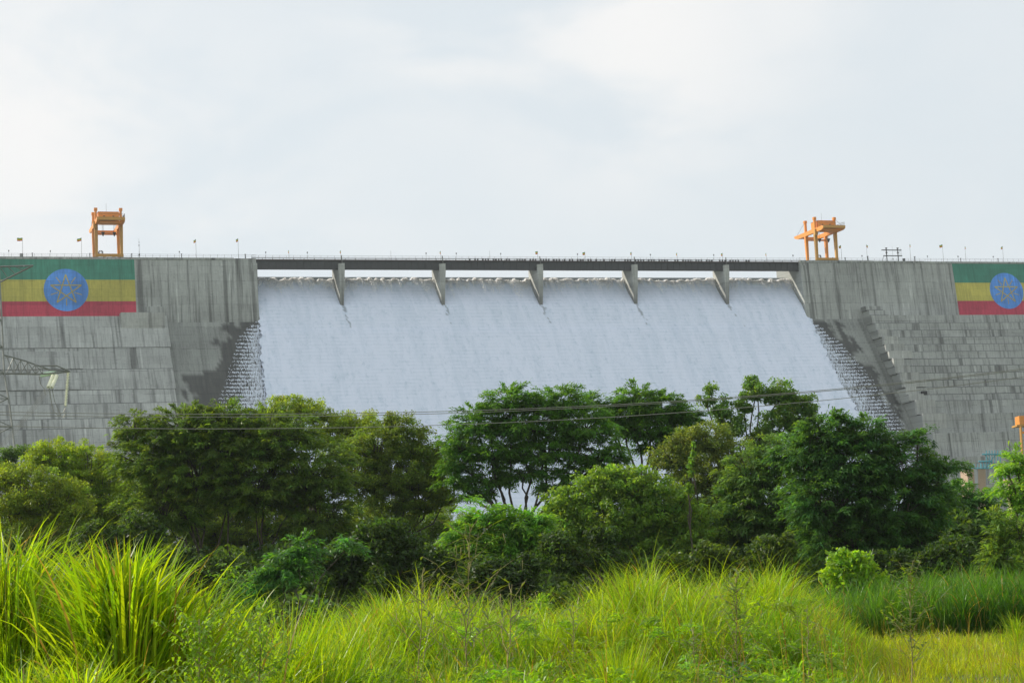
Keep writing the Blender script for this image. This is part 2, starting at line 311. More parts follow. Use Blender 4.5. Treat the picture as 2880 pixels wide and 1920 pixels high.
# murals
def mural(x_in, x_lim, ys, cx, cy, rx, ry, name_side):
    sgn = 1 if x_lim > x_in else -1
    pl = (0, 1, -BAT, -.03)
    zz = [solve(x_in, y, pl)[2] for y in ys]; u0 = solve(x_in, ys[0], pl)[0]; u1 = u0 + sgn * abs(solve(x_lim, 800, pl)[0] - u0)
    a, b = sorted((u0, u1))
    def slab(m, pts, o):   # polygon in (u,z) lifted o in front of the wall, with thickness
        n = len(pts); V = [(p[0], BAT * p[1] - o, p[1]) for p in pts] + [(p[0], BAT * p[1] + .05, p[1]) for p in pts]
        base = m.n; m.raw(V, np.array([(i, (i + 1) % n, n + (i + 1) % n, n + i) for i in range(n)]))
        for i in range(1, n - 1): m.t.append(np.array([[base, base + i, base + i + 1]]))
    m = MB(); idx = []
    for k in range(3):
        us = np.linspace(a, b, 60); t, bt = zz[k], zz[k + 1]
        for q in range(59):
            m.raw([(us[q], BAT * bt - .06, bt), (us[q + 1], BAT * bt - .06, bt), (us[q + 1], BAT * t - .06, t), (us[q], BAT * t - .06, t)], [(0, 1, 2, 3)]); idx.append(k)
    mu = m.build('flag_mural', [P_G, P_Y, P_R], dam, mi=idx)
    c = solve(cx, cy, pl); l = solve(cx - rx, cy, pl); t = solve(cx, cy - ry, pl); bo = solve(cx, cy + ry, pl)
    ru = c[0] - l[0]; rz = (t[2] - bo[2]) / 2; cu, cz = c[0], (t[2] + bo[2]) / 2
    an = np.linspace(0, 2 * math.pi, 73)[:-1]
    m = MB(); slab(m, [(cu + ru * math.cos(q), cz + rz * math.sin(q)) for q in an], .10); m.build('emblem_disc', P_B, mu)
    def P(r, deg): return np.array([cu + ru * r * math.sin(math.radians(deg)), cz + rz * r * math.cos(math.radians(deg))])
    def strip(m, p, q, w, o):
        d = q - p; d = d / np.linalg.norm(d); nn = np.array([d[1], -d[0]]) * w
        slab(m, [p + nn, q + nn, q - nn, p - nn], o)
    m = MB(); w = ru * .028
    for k in range(5): strip(m, P(.73, 72 * k), P(.73, 72 * k + 144), w, .14 + .012 * k)
    m.build('star', P_S, mu)
    for k in range(5): m = MB(); strip(m, P(.40, 36 + 72 * k), P(.74, 36 + 72 * k), w * .7, .14); m.build('star_ray', P_S, mu)
    return mu
mural(377, -8, (726.5, 787, 847, 891.3), 186, 815.5, 63, 59.5, 'L')
mural(2677, 2990, (741.5, 795, 846, 889), 2831, 818, 46.5, 50.5, 'R')

# railings, joint posts on the wings
def railing(u0, u1, v, parent, name='railing', step=2.2):
    m = MB()
    for z in (.62, 1.15): m.bar((u0, v, z), (u1, v, z), .035)
    for u in np.arange(u0, u1, step): m.bar((u, v, 0), (u, v, 1.17), .04)
    return m.build(name, RAIL, parent)
railing(-150, UL, .1, dam); railing(UR, 330, .1, dam); railing(-150, UL, 17.7, dam); railing(UR, 330, 17.7, dam)
# ------------------------------------------------------------------ bridge over the spillway
br = empty('bridge', 'long dark steel girder bridge resting on the spillway piers, railing on top', 'bridge', mat=DAMM)
ed = [UL - 1.2] + [33. * k - 1. for k in range(5)] + [UR + 1.]
for k in range(6):
    a, b = ed[k] + .06, ed[k + 1] - .06
    for v, zb in ((.95, -3.3), (3.4, -2.75), (5.9, -2.3), (8.2, -1.95)):
        m = MB(); m.box((a, v, zb + .25), (b, v + .12, -.42)); m.box((a, v - .22, zb), (b, v + .34, zb + .247))
        m.box((a, v - .12, -.6), (b, v - .003, -.42))
        for u in np.arange(a + 1, b - .5, 2.2): m.box((u, v - .14, zb + .25), (u + .05, v - .003, -.6))
        m.build('girder', STEEL, br)
m = MB(); m.box((ed[0], .5, -.417), (ed[-1], 8.6, -.12)); m.build('deck_slab', STEELB, br)
m = MB(); m.bar((ed[0], .75, .28), (ed[-1], .75, .28), .11, 6)
for u in np.arange(ed[0], ed[-1], 3.3): m.box((u, .65, -.12), (u + .12, .85, .2))
m.build('service_pipe', DARK, br)
railing(ed[0], ed[-1], .9, br); railing(ed[0], ed[-1], 8.3, br)
# ------------------------------------------------------------------ water
def watermat():
    m, N, L, b = newmat('falling_white_water')
    tc = N.new('ShaderNodeTexCoord')
    def nse(sx, sy, sz, sc, det, ro=.6):
        mp = N.new('ShaderNodeMapping'); mp.inputs['Scale'].default_value = (sx, sy, sz); L.new(tc.outputs['Object'], mp.inputs[0])
        n = N.new('ShaderNodeTexNoise'); n.inputs['Scale'].default_value = sc; n.inputs['Detail'].default_value = det; n.inputs['Roughness'].default_value = ro
        L.new(mp.outputs[0], n.inputs[0]); return n.outputs[0]
    def ramp(x, a, b_, c, d):
        n = N.new('ShaderNodeMapRange'); n.interpolation_type = 'SMOOTHSTEP'; L.new(x, n.inputs[0])
        for i, q in enumerate((a, b_, c, d)): n.inputs[i + 1].default_value = q
        return n.outputs[0]
    a1 = ramp(nse(1, .45, .7, .7, 7, .72), .48, .76, 0, .8); a2 = ramp(nse(1.5, .6, 1.0, 2.2, 5, .7), .49, .68, 0, .85); a3 = ramp(nse(.30, .03, .035, 1, 5, .7), .38, .68, 0, .2)
    mu = N.new('ShaderNodeMath'); mu.operation = 'MULTIPLY_ADD'; L.new(a1, mu.inputs[0]); L.new(a2, mu.inputs[1]); L.new(a3, mu.inputs[2])
    sp = N.new('ShaderNodeSeparateXYZ'); L.new(tc.outputs['Object'], sp.inputs[0])
    w1 = N.new('ShaderNodeMath'); w1.operation = 'MULTIPLY'; w1.inputs[1].default_value = 2 * math.pi / 1.2; L.new(sp.outputs[2], w1.inputs[0])
    w2 = N.new('ShaderNodeMath'); w2.operation = 'SINE'; L.new(w1.outputs[0], w2.inputs[0])
    w3 = N.new('ShaderNodeMath'); w3.operation = 'MULTIPLY'; L.new(w2.outputs[0], w3.inputs[0]); L.new(ramp(nse(.25, .2, .3, 1, 4), .4, .65, .0, .10), w3.inputs[1])
    w4 = N.new('ShaderNodeMath'); w4.operation = 'ADD'; L.new(w3.outputs[0], w4.inputs[0]); L.new(mu.outputs[0], w4.inputs[1]); mu = w4
    ad = N.new('ShaderNodeMath'); ad.operation = 'MULTIPLY_ADD'; L.new(a1, ad.inputs[0]); ad.inputs[1].default_value = .35; L.new(mu.outputs[0], ad.inputs[2]); ad.use_clamp = True
    mix = N.new('ShaderNodeMix'); mix.data_type = 'RGBA'; L.new(ad.outputs[0], mix.inputs[0])
    mix.inputs[6].default_value = (.73, .785, .90, 1); mix.inputs[7].default_value = (.30, .43, .53, 1)
    at_ = N.new('ShaderNodeAttribute'); at_.attribute_name = 'clear'
    mix2 = N.new('ShaderNodeMix'); mix2.data_type = 'RGBA'; L.new(at_.outputs['Fac'], mix2.inputs[0]); L.new(mix.outputs[2], mix2.inputs[6])
    mix2.inputs[7].default_value = (.035, .05, .045, 1); L.new(mix2.outputs[2], b.inputs['Base Color'])
    L.new(ramp(at_.outputs['Fac'], 0, 1, .8, .4), b.inputs['Roughness']); b.inputs['Specular IOR Level'].default_value = .2
    return m
WATER = watermat()
FOAM = plain('foam', (.80, .86, .96), .8, 0, .06)
SPRAY, N_, L_, b_ = newmat('sunlit_spray'); b_.inputs['Base Color'].default_value = (.95, .95, .95, 1); tr_ = N_.new('ShaderNodeBsdfTranslucent'); tr_.inputs[0].default_value = (.95, .94, .92, 1); ms_ = N_.new('ShaderNodeMixShader'); ms_.inputs[0].default_value = .5; L_.new(b_.outputs[0], ms_.inputs[1]); L_.new(tr_.outputs[0], ms_.inputs[2]); L_.new(ms_.outputs[0], N_['Material Output'].inputs[0])
# main sheet
du = .42
us = np.arange(UL, UR + .001, du); 
pv = list(nap); z = -24.
while z > ZB: pv.append((vch(z) - 1.15, z)); z -= .6
pv = np.array(pv)
# resample upper part finely
seg = []
for a, b in zip(pv[:-1], pv[1:]):
    k = max(1, int(np.linalg.norm(b - a) / .5)) if a[0] < 20 else 4
    for q in range(k): seg.append(a + (b - a) * q / k)
pv = np.array(seg + [pv[-1]])
def smooth1(a, k): return np.convolve(a, np.ones(k) / k, 'same')
def vnoise(x, y, seed, sc):        # value noise
    r = np.random.default_rng(seed).random((512, 512)); X = x / sc; Y = y / sc
    xi = np.floor(X).astype(int); yi = np.floor(Y).astype(int); fx = X - xi; fy = Y - yi; fx = fx * fx * (3 - 2 * fx); fy = fy * fy * (3 - 2 * fy)
    g = lambda i, j: r[i % 512, j % 512]
    return (g(xi, yi) * (1 - fx) * (1 - fy) + g(xi + 1, yi) * fx * (1 - fy) + g(xi, yi + 1) * (1 - fx) * fy + g(xi + 1, yi + 1) * fx * fy)
Ug, K = np.meshgrid(us, np.arange(len(pv))); Vg = pv[K, 0].copy(); Zg = pv[K, 1].copy()
low = Zg < ZTOP
ml = MAIN_L(Zg); mr = MAIN_R(Zg); tt = (Ug - UL) / (UR - UL)
Ug2 = np.where(low, ml + (mr - ml) * tt, Ug)
edge = np.minimum(Ug2 - ml, mr - Ug2)
nn = (vnoise(Ug2, Zg * .35, 1, .9) - .5) * .5 + (vnoise(Ug2, Zg * .5, 2, 2.6) - .5) * .7
amp = np.clip((-4.6 - Zg) / 3, 0, 1) * .5 + .0
Vg -= nn * amp * np.where(low, .9, 1)
brk = -5.3 - (vnoise(Ug, Ug * 0, 3, 1.1) - .5) * 1.3 - (vnoise(Ug, Ug * 0, 4, 6.) - .5) * .9 - (vnoise(Ug, Ug * 0, 14, .5) - .5) * .5   # where the sheet breaks into foam
clear = np.clip((Zg - brk) / .35, 0, 1)
for k in range(5):     # parted flow below each pier, bare wet step showing through
    dd = np.clip((-14.6 - Zg) / 9, 0, 1); uc = 33. * k - 1.1 + dd * 1.2 + (vnoise(Zg, Zg * 0, 70 + k, 1.) - .5) * 1.2
    clear = np.maximum(clear, .5 * (np.abs(Ug - uc) < .6 - .3 * dd) * (Zg < -13.5) * (dd < 1) * (vnoise(Ug * 2, Zg, 80 + k, .7) > .35 + .5 * dd))
# rags of spray where it breaks
bump = np.exp(-((Zg - brk + .9) / .9) ** 2) * (vnoise(Ug, Zg * .5, 5, .8) * .9 + vnoise(Ug, Zg, 6, 2.2) * .6)
Vg -= bump * 1.0; Zg = Zg + bump * .45
jag = (vnoise(Zg * 1., Zg * 0, 8, .55) - .5) * 1.5
Ug2 = np.where(low & (edge < 1.), Ug2 + jag * np.where(tt < .5, 1, -1), Ug2)
Vv = np.stack([Ug2, Vg, Zg], -1).reshape(-1, 3); nu = len(us)
i = np.arange(len(pv) - 1)[:, None] * nu; j = np.arange(nu - 1)[None]
Q = np.stack([i + j, i + nu + j, i + nu + j + 1, i + j + 1], -1).reshape(-1, 4)
fallw = mobj('waterfall', Vv, Q, WATER, None, attr={'clear': (clear.ravel(), 'FLOAT')}, smooth=True); fallw.matrix_world = DAMM
tag(fallw, 'wide curtain of white water pouring down the spillway face', 'waterfall', kind='structure')
# spray torn off where the sheet breaks over the sill
n = 100000; u = RNG.uniform(UL, UR, n); tf = vnoise(u + 60, u * 0, 61, 1.0) * .55 + vnoise(u + 60, u * 0, 62, 3.7) * .45 + vnoise(u + 60, u * 0, 63, .35) * .25
brk_u = -5.3 - (vnoise(u, u * 0, 3, 1.1) - .5) * 1.3 - (vnoise(u, u * 0, 4, 6.) - .5) * .9
tl = .8 + 4.2 * np.clip(tf - .25, 0, 1) ** 1.5 * 2; dz = RNG.random(n) ** 2.2 * tl; z = brk_u + .55 * np.clip(tf, 0, 1) * RNG.random(n) - dz
v = np.interp(-z, -nap[::1, 1], nap[:, 0]) - .6 - .6 * RNG.random(n) - 1.5 * np.clip(tf, 0, 1) * RNG.random(n); z = z - .1
okp = np.ones(n, bool)
for k in range(5): okp &= ~((u > 33. * k - 2.2) & (u < 33. * k + .2))
u, v, z, dz, tl = u[okp], v[okp], z[okp], dz[okp], tl[okp]; n = len(u)
sz = .145 * (.5 + RNG.random(n)) * (1 - .5 * dz / tl); sl_ = np.array([np.array(sdir) @ UW, np.array(sdir) @ VW, sdir[2]]); nn_ = sl_[None] + RNG.normal(size=(n, 3)) * .45; a_ = np.cross(nn_, RNG.normal(size=(n, 3))); a_ /= np.linalg.norm(a_, axis=1)[:, None]; b2 = np.cross(nn_, a_); b2 /= np.linalg.norm(b2, axis=1)[:, None]
P = np.stack([u, v, z], 1); a_ = a_ * sz[:, None]; b2 = b2 * sz[:, None]
sp_ = mobj('spray', np.stack([P - a_, P - b2, P + a_, P + b2], 1).reshape(-1, 3), np.arange(n * 4).reshape(-1, 4), SPRAY); sp_.matrix_world = DAMM
tag(sp_, 'sunlit spray where the water breaks over the sill', 'water', kind='structure')
# thin broken water running over the exposed steps at both sides
vs = []
for k, z in enumerate(zs):
    ul, ur = float(VEIL_L(z)), float(VEIL_R(z)); a, b = float(MAIN_L(z)), float(MAIN_R(z)); v = vch(z)
    for (u0, u1, s0) in ((ul, a + 4.5, 1), (b - 4.5, ur, -1)):
        for lay in range(2):
            c = np.arange(u0 - 1.5, u1 + 1.5, .10 if lay else .12); c = c + RNG.normal(size=len(c)) * .05
            f = ((c - ul) / (a - ul)) if s0 == 1 else ((ur - c) / (ur - b))
            cl = vnoise(c + 50, c * 0 + k * 3.3, 21, .5) * .6 + vnoise(c + 50, c * 0 + k * 1.1, 22, 2.4) * .4
            pr = np.clip(f * 1.1 + (.38 if lay == 0 else .18) + (cl - .5) * 1.3, 0, 1) * (.92 if lay == 0 else .85) * np.clip(f * 12 + .4, 0, 1)
            for uu, ff, cc in zip(c[RNG.random(len(c)) < pr], f[RNG.random(len(c)) < 2], cl): 
                fq = (uu - ul) / (a - ul) if s0 == 1 else (ur - uu) / (ur - b); fq = min(max(fq, 0), 1.2)
                w = .035 + .085 * RNG.random(); o2 = .05 + .2 * RNG.random() + (1.1 * RNG.random() if fq > .97 else 0)
                zj = z; z = z + .12 * RNG.normal()
                if lay == 0:      # bright lip on the step edge
                    vs.append([(uu - w, v - .05 - o2, z - .14 - .2 * RNG.random()), (uu + w, v - .05 - o2, z - .14 - .2 * RNG.random()), (uu + w, v + .3, z + .07), (uu - w, v + .3, z + .07)])
                else:             # strand down the riser
                    hg = H * min(1.05, .15 + fq * 1.0 * (.45 + .75 * RNG.random())); w *= .55 + .5 * fq
                    vs.append([(uu - w * .7, v - .12 - o2, z - hg), (uu + w * .7, v - .12 - o2, z - hg), (uu + w, v - .02 - o2 * .5, z + .02), (uu - w, v - .02 - o2 * .5, z + .02)])
                z = zj
vs = np.array(vs).reshape(-1, 3); q = np.arange(len(vs)).reshape(-1, 4)
veil = mobj('cascade_water', vs, q, FOAM, None); veil.matrix_world = DAMM
tag(veil, 'thin white cascades tumbling over the exposed spillway steps', 'water', kind='structure')
m = MB(); m.raw([(-1500, 60, -3.01), (1500, 60, -3.01), (1500, 1800, -3.01), (-1500, 1800, -3.01)], [(0, 1, 2, 3)]); m.raw([(-1500, 18.1, -3.01), (UL, 18.1, -3.01), (UL, 60, -3.01), (-1500, 60, -3.01)], [(0, 1, 2, 3)]); m.raw([(UR, 18.1, -3.01), (1500, 18.1, -3.01), (1500, 60, -3.01), (UR, 60, -3.01)], [(0, 1, 2, 3)])
rs = m.build('reservoir_water', plain('lake_water', (.03, .05, .05), .08)); rs.matrix_world = DAMM; tag(rs, 'reservoir surface behind the dam', 'water', kind='structure')
# wake gaps under the piers: dark patches of bare step where the flow parts
# ------------------------------------------------------------------ crest furniture
def dampt(u, v, z): return Vector(O) + Vector(UW) * u + Vector(VW) * v + Vector((0, 0, z))
def place(x, y, v=.6): p = solve(x, y, (0, 1, 0, v)); return p[0], p[2]
def pose(o, u, v, z, rz=0): o.matrix_world = Matrix.Translation(dampt(u, v, z)) @ Matrix.Rotation(PHI + rz, 4, 'Z')
def crane(labelt, u0, v0, cable_u):
    """gantry crane, local: x 0..7.8 across, y 0..7 upstream, z up; girders run along y"""
    t = empty('gantry_crane', labelt, 'crane', group='orange gantry cranes on the dam crest')
    wU = 7.5; 
    for x in (0, wU):
        for y in (0, 7.):
            m = MB(); tw = .52
            m.hexa([(x - .38, y - .4, 0.5), (x + .38, y - .4, 0.5), (x + .38, y + .4, 0.5), (x - .38, y + .4, 0.5), (x - tw, y - .55, 10.), (x + tw, y - .55, 10.), (x + tw, y + .55, 10.), (x - tw, y + .55, 10.)])
            m.build('leg', OCH if y == 0 else ORA, t)
            m = MB(); m.box((x - .34, y - .4, 11.35), (x + .34, y + .4, 15.2)); m.box((x - .48, y - .5, 14.5), (x + .5, y + .5, 15.35)); m.build('upper_post', ORA, t)
    for x in (0, wU):
        m = MB(); ys_ = [-6.6, -6.3, -5.2, 12.5, 14.7, 15.2]; bot = [10.75, 10.2, 9.95, 9.95, 10.5, 10.95]; top = [11.3, 11.35, 11.35, 11.35, 11.35, 11.3]
        V = []; w = .45
        for a, b, c in zip(ys_, bot, top): V += [(x - w, a, b), (x + w, a, b), (x + w, a, c), (x - w, a, c)]
        Qs = [(0, 1, 2, 3)[::-1], (20, 21, 22, 23)]
        for k in range(5): Qs += [(4*k + i, 4*k + (i+1) % 4, 4*k+4 + (i+1) % 4, 4*k+4 + i) for i in range(4)]
        m.raw(V, Qs); m.build('girder', ORA, t)
    # front rounded end platform joining the girders, rear cross beam
    m = MB(); m.box((-.42, -6.9, 10.4), (wU + .42, -6.0, 11.3)); m.build('end_beam', OCH, t)
    m = MB(); m.box((.45, 13.2, 10.3), (wU - .45, 13.9, 10.95)); m.build('rear_beam', ORA, t)
    m = MB(); m.box((-.5, -.45, .45), (wU + .5, .45, 1.25)); m.build('sill_beam', OCH, t)
    m = MB(); m.box((-.5, 6.55, .45), (wU + .5, 7.45, 1.25)); m.build('sill_beam', ORA, t)
    for x in (0, 2.4, 5.1, wU):
        for y in (0, 7.):
            m = MB(); m.box((x - .45, y - .3, .02), (x + .45, y + .3, .447)); m.build('bogie', OCH, t)
    m = MB(); m.box((.75, -1.2, 11.36), (wU - .8, 4.2, 14.0)); m.raw([(.6, -1.35, 14.0), (wU - .65, -1.35, 14.0), (wU - .65, 4.35, 14.2), (.6, 4.35, 14.2)], [(0, 1, 2, 3)])
    for q in np.arange(1.3, wU - 1, .8): m.box((q, -1.26, 11.5), (q + .06, -1.203, 13.9))
    hs = m.build('machinery_house', ORA, t)
    for x in (2.1, 4.9): m = MB(); m.box((x, -1.3, 12.2), (x + .5, -1.21, 12.75)); m.build('window', BLACK, hs)
    m = MB(); m.box((.5, -5.4, 10.6), (wU - 2.0, -1.9, 11.5)); m.box((.5, -5.6, 11.5), (wU - 1.5, -1.9, 11.62)); m.build('trolley', OCH, t)
    m = MB(); m.box((.5, -5.7, 9.75), (wU - .48, -2., 10.3)); m.build('platform', ORA, t)
    m = MB()
    for y in np.arange(-6.5, 0, .8):
        m.bar((wU + .35, y, 11.36), (wU + .35, y, 12.5), .05)
    m.bar((wU + .35, -6.6, 12.5), (wU + .35, -.6, 12.5), .05); m.bar((wU + .35, -6.6, 11.95), (wU + .35, -.6, 11.95), .05)
    m.bar((.4, -6.6, 12.3), (wU, -6.6, 12.3), .04)
    m.build('guard_rail', GALV, t)
    for x in (2.0, 5.4):
        m = MB(); 
        for k in range(3): m.bar((x + .22 * k, 1.5, 11.2), (x + .22 * k, 1.5, 8.1), .03)
        m.build('hoist_cable', DARK, t)
        m = MB(); m.hexa([(x + .15, 1.4, 6.9), (x + .3, 1.4, 6.9), (x + .3, 1.6, 6.9), (x + .15, 1.6, 6.9), (x - .3, 1.1, 8.2), (x + .75, 1.1, 8.2), (x + .75, 1.9, 8.2), (x - .3, 1.9, 8.2)]); m.build('hook_block', DARK, t)
    m = MB(); m.box((-.4, -.3, 8.2), (wU + .3, .15, 8.75)); 
    m2 = MB(); m2.box((.4, 6.6, 8.35), (wU - .4, 7., 8.9)); m2.build('tie_beam', ORA, t)
    an = np.linspace(0, 2 * math.pi, 25); m = MB(); m.tube([(1.35 + .62 * math.cos(a), .9, 1.75 + .62 * math.sin(a)) for a in an], .17, 6); 
    m.tube([(1.35 + .3 * math.cos(a), .9, 1.75 + .3 * math.sin(a)) for a in an], .06, 5); m.build('cable_reel', BLACK, t)
    for x in (0, wU):
        for a, b in ((7, 14.3), (0, -5.6)): m = MB(); m.bar((x, a, 15.), (x, b, 11.2), .05); m.build('stay_rod', DARK, t)
    m = MB()
    for x in (-.75, -.45): m.bar((x, -.2, .3), (x, -.2, 10.), .035)
    for z in np.arange(.5, 10, .45): m.bar((-.75, -.2, z), (-.45, -.2, z), .03)
    m.build('ladder', GALV, t)
    m = MB(); m.box((-.95, -1.7, 8.9), (.1, -.56, 11.0)); m.build('electrical_cabinet', OCH, t)
    m = MB(); m.tube([(3.3, 1, 14.2), (3.3, 1, 17.)], .04, 4); m.build('antenna', GALV, t)
    pose(t, u0, v0, 0)
    return t
crane('orange gantry crane standing on the dam crest above the painted flag with the full disc', -76.6, .5, 1)
crane('orange gantry crane with long tilted-looking jibs beside the right end of the bridge', 165.2, .5, 1)
# flagpoles
def flagpole(x, yb, yt, fw, droop, side, label, v=1.2, rail=False):
    u, _ = place(x, yb, v); _, zt = place(x, yt, v); zt = zt - .17 * 0
    h = max(2., zt)
    t = empty('flagpole', label, 'flagpole', group='flagpoles along the dam crest')
    m = MB(); m.tube([(0, 0, 0), (0, 0, h)], (.06, .035), 5); m.build('pole', GALV, t)
    if fw > 0:
        hh = .95; nx = 7; V = []; Qs = []; mi = []
        for r in range(4):
            for c in range(nx):
                f = c / (nx - 1); V.append((side * f * fw * (1 - .35 * droop), .12 * math.sin(f * 7 + r * .6), h - .1 - r * hh / 3 * (1 - .25 * f * droop) - f * fw * droop * .75 + .05 * math.sin(f * 9)))
        for r in range(3):
            for c in range(nx - 1): Qs.append((r * nx + c, (r + 1) * nx + c, (r + 1) * nx + c + 1, r * nx + c + 1)); mi.append(r)
        mobj('flag', V, Qs, [FLG, FLY, FLR], t, mi=mi)
    pose(t, u, v, 0); return t
PO = [(64, 722, 668, 1.6, .05, -1, 'flagpole flying a flat green, yellow and red flag, leftmost on the dam'),
 (230, 722, 668, 1.5, .35, -1, 'flagpole with a streaming flag just left of the crane on the left'),
 (552, 724, 672, .9, .7, -1, 'flagpole with a small drooping flag, midway between left crane and bridge'),
 (671, 724, 670, .8, .6, -1, 'flagpole with a curled flag near the left end of the bridge'),
 (813, 727, 703, .3, 1, -1, 'thin short flagpole above the first bridge span from the left'),
 (959, 728, 703, .4, 1, -1, 'thin flagpole above the leftmost spillway pier'),
 (1100, 728, 705, 0, 0, 1, 'bare thin pole above the second bridge span from the left'),
 (1240, 728, 705, .4, 1, -1, 'thin flagpole above the second pier from the left'),
 (1378, 728, 706, 0, 0, 1, 'bare thin pole above the third bridge span from the left'),
 (1513, 729, 706, .8, .2, -1, 'flagpole with a small pale flag above the middle pier'),
 (1646, 729, 708, .9, .3, -1, 'flagpole with a small flag above the fourth bridge span from the left'),
 (1777, 730, 708, .5, .6, -1, 'thin flagpole above the fourth pier from the left'),
 (1905, 731, 710, .4, .9, -1, 'thin flagpole above the fifth bridge span from the left'),
 (2033, 732, 711, .6, .5, -1, 'thin flagpole above the rightmost spillway pier'),
 (2156, 733, 711, .3, 1, -1, 'thin flagpole above the last bridge span before the right crane'),
 (2368, 735, 689, .9, .5, -1, 'flagpole with a dark crumpled flag just right of the crane on the right'),
 (2440, 735, 687, .8, .8, 1, 'flagpole with a green flag left of the dark steel frame'),
 (2562, 736, 686, .5, .9, 1, 'flagpole with a narrow hanging flag right of the dark steel frame'),
 (2654, 736, 687, 1.3, .3, -1, 'flagpole with a fluttering flag at the left edge of the right mural'),
 (2717, 737, 692, .5, .9, 1, 'flagpole with a limp flag above the green band of the right mural'),
 (2823, 738, 692, .8, .6, -1, 'flagpole with a yellowish flag above the blue disc of the right mural')]
for p in PO: flagpole(*p, v=(1.2 if p[0] < 700 or p[0] > 2250 else 4.))
t = empty('antenna_mast', 'thin bare antenna mast right of the left crane', 'mast'); m = MB(); m.tube([(0, 0, 0), (0, 0, 6.2)], (.09, .03), 5); m.box((-.2, -.15, .9), (.2, .15, 1.5)); m.build('pole', GALV, t)
m = MB(); m.box((-.14, -.1, 3.9), (.1, .1, 4.3)); m.box((-.1, -.1, 4.9), (.12, .1, 5.1)); m.build('aerial', DARK, t); u, _ = place(392, 724, 1.2); pose(t, u, 1.2, 0)
# bollards and small lamps on the crest
def nearname(x):
    nm = [(64, 'leftmost flagpole'), (186, 'left blue disc'), (300, 'left crane'), (392, 'antenna mast'), (552, 'drooping flag'), (690, 'left bridge end'), (960, 'first pier'), (1242, 'second pier'), (1520, 'middle pier'), (1785, 'fourth pier'), (2040, 'last pier'), (2330, 'right crane'), (2540, 'steel frame'), (2650, 'fluttering flag'), (2831, 'right blue disc')]
    k = min(nm, key=lambda q: abs(q[0] - x)); d = x - k[0]
    return ('left of the ' if d < -4 else 'right of the ' if d > 4 else 'above the ') + k[1]
first = None
for x in (91, 253, 371, 511, 690, 2342, 2377, 2441, 2573, 2702, 2807):
    big = x in (2441, 2573)
    t = empty('bollard', {2342: 'short dark post at the foot of the right crane', 2377: 'short dark post right of the dark crumpled flag'}.get(x, f'{"thick" if big else "short"} dark post on the crest, {nearname(x)}'), 'bollard', group='dark posts along the crest railing')
    s = 1.35 if big else 1.
    m = MB(); m.tube([(0, 0, 0), (0, 0, 1.25 * s)], .12 * s, 8); m.build('post', DARK, t); m = MB(); m.box((-.17 * s, -.17 * s, 1.25 * s + .002), (.17 * s, .17 * s, 1.4 * s)); m.build('cap', DARK, t)
    u, _ = place(x, 730, .3); pose(t, u, .3, 0)
for x in (25, 142, 505, 748, 865, 1199, 1284, 1409, 1625, 1830, 2008, 2231, 2425, 2609, 2695, 2794):
    t = empty('crest_lamp', {1199: 'tiny stalk lamp a little left of the second pier', 1284: 'tiny stalk lamp a little right of the second pier', 505: 'tiny stalk lamp left of the drooping flag', 2609: 'tiny stalk lamp left of the fluttering flag', 2695: 'tiny stalk lamp left of the limp flag', 2794: 'tiny stalk lamp at the left rim of the right blue disc'}.get(x, f'tiny lamp on a thin stalk, {nearname(x)}'), 'lamp', group='small lamps along the crest')
    m = MB(); m.tube([(0, 0, 0), (0, 0, 1.75)], .03, 4); m.build('stalk', RAIL, t); m = MB(); m.box((-.14, -.12, 1.75), (.14, .12, 2.2)); m.build('lamp_head', DARK, t)
    u, _ = place(x, 730, .3); pose(t, u, .3, 0)
# dark electrical boxes beside leftmost pole
for k, x in enumerate((58.5, 63.)):
    t = empty('utility_box', ('left' if k == 0 else 'right') + ' box of the pair of dark cabinets at the foot of the leftmost flagpole', 'cabinet', group='cabinets at the flagpole foot')
    m = MB(); m.box((-.2, -.15, 0), (.2, .15, 1.05)); m.build('cabinet_body', DARK, t); m = MB(); m.box((-.15, -.17, .15), (.15, -.153, .9)); m.build('door', GALV, t); u, _ = place(x, 723, .35); pose(t, u, .35, .18)
# barrier blocks on the bridge edge
src = None; prevx = 0
bm_ = MB(); bm_.hexa([(-.24, -.16, 0), (.24, -.16, 0), (.24, .16, 0), (-.24, .16, 0), (-.19, -.12, .42), (.19, -.12, .42), (.19, .12, .42), (-.19, .12, .42)]); bm_.box((-.27, -.2, .421), (.27, .2, .54))
xs = np.arange(1321, 2110, 7.4)
for k, x in enumerate(xs):
    if k % 9 in (4, 8) or RNG.random() < .12: continue
    if src is None:
        src = bm_.build('barrier_block', DARK); o = src
        tag(o, 'dark block in the row along the bridge edge', 'block', 'dark blocks along the bridge edge')
    else: o = src.copy(); COL.objects.link(o)
    u, _ = place(x, 727, .62); pose(o, u, .62, -.118)
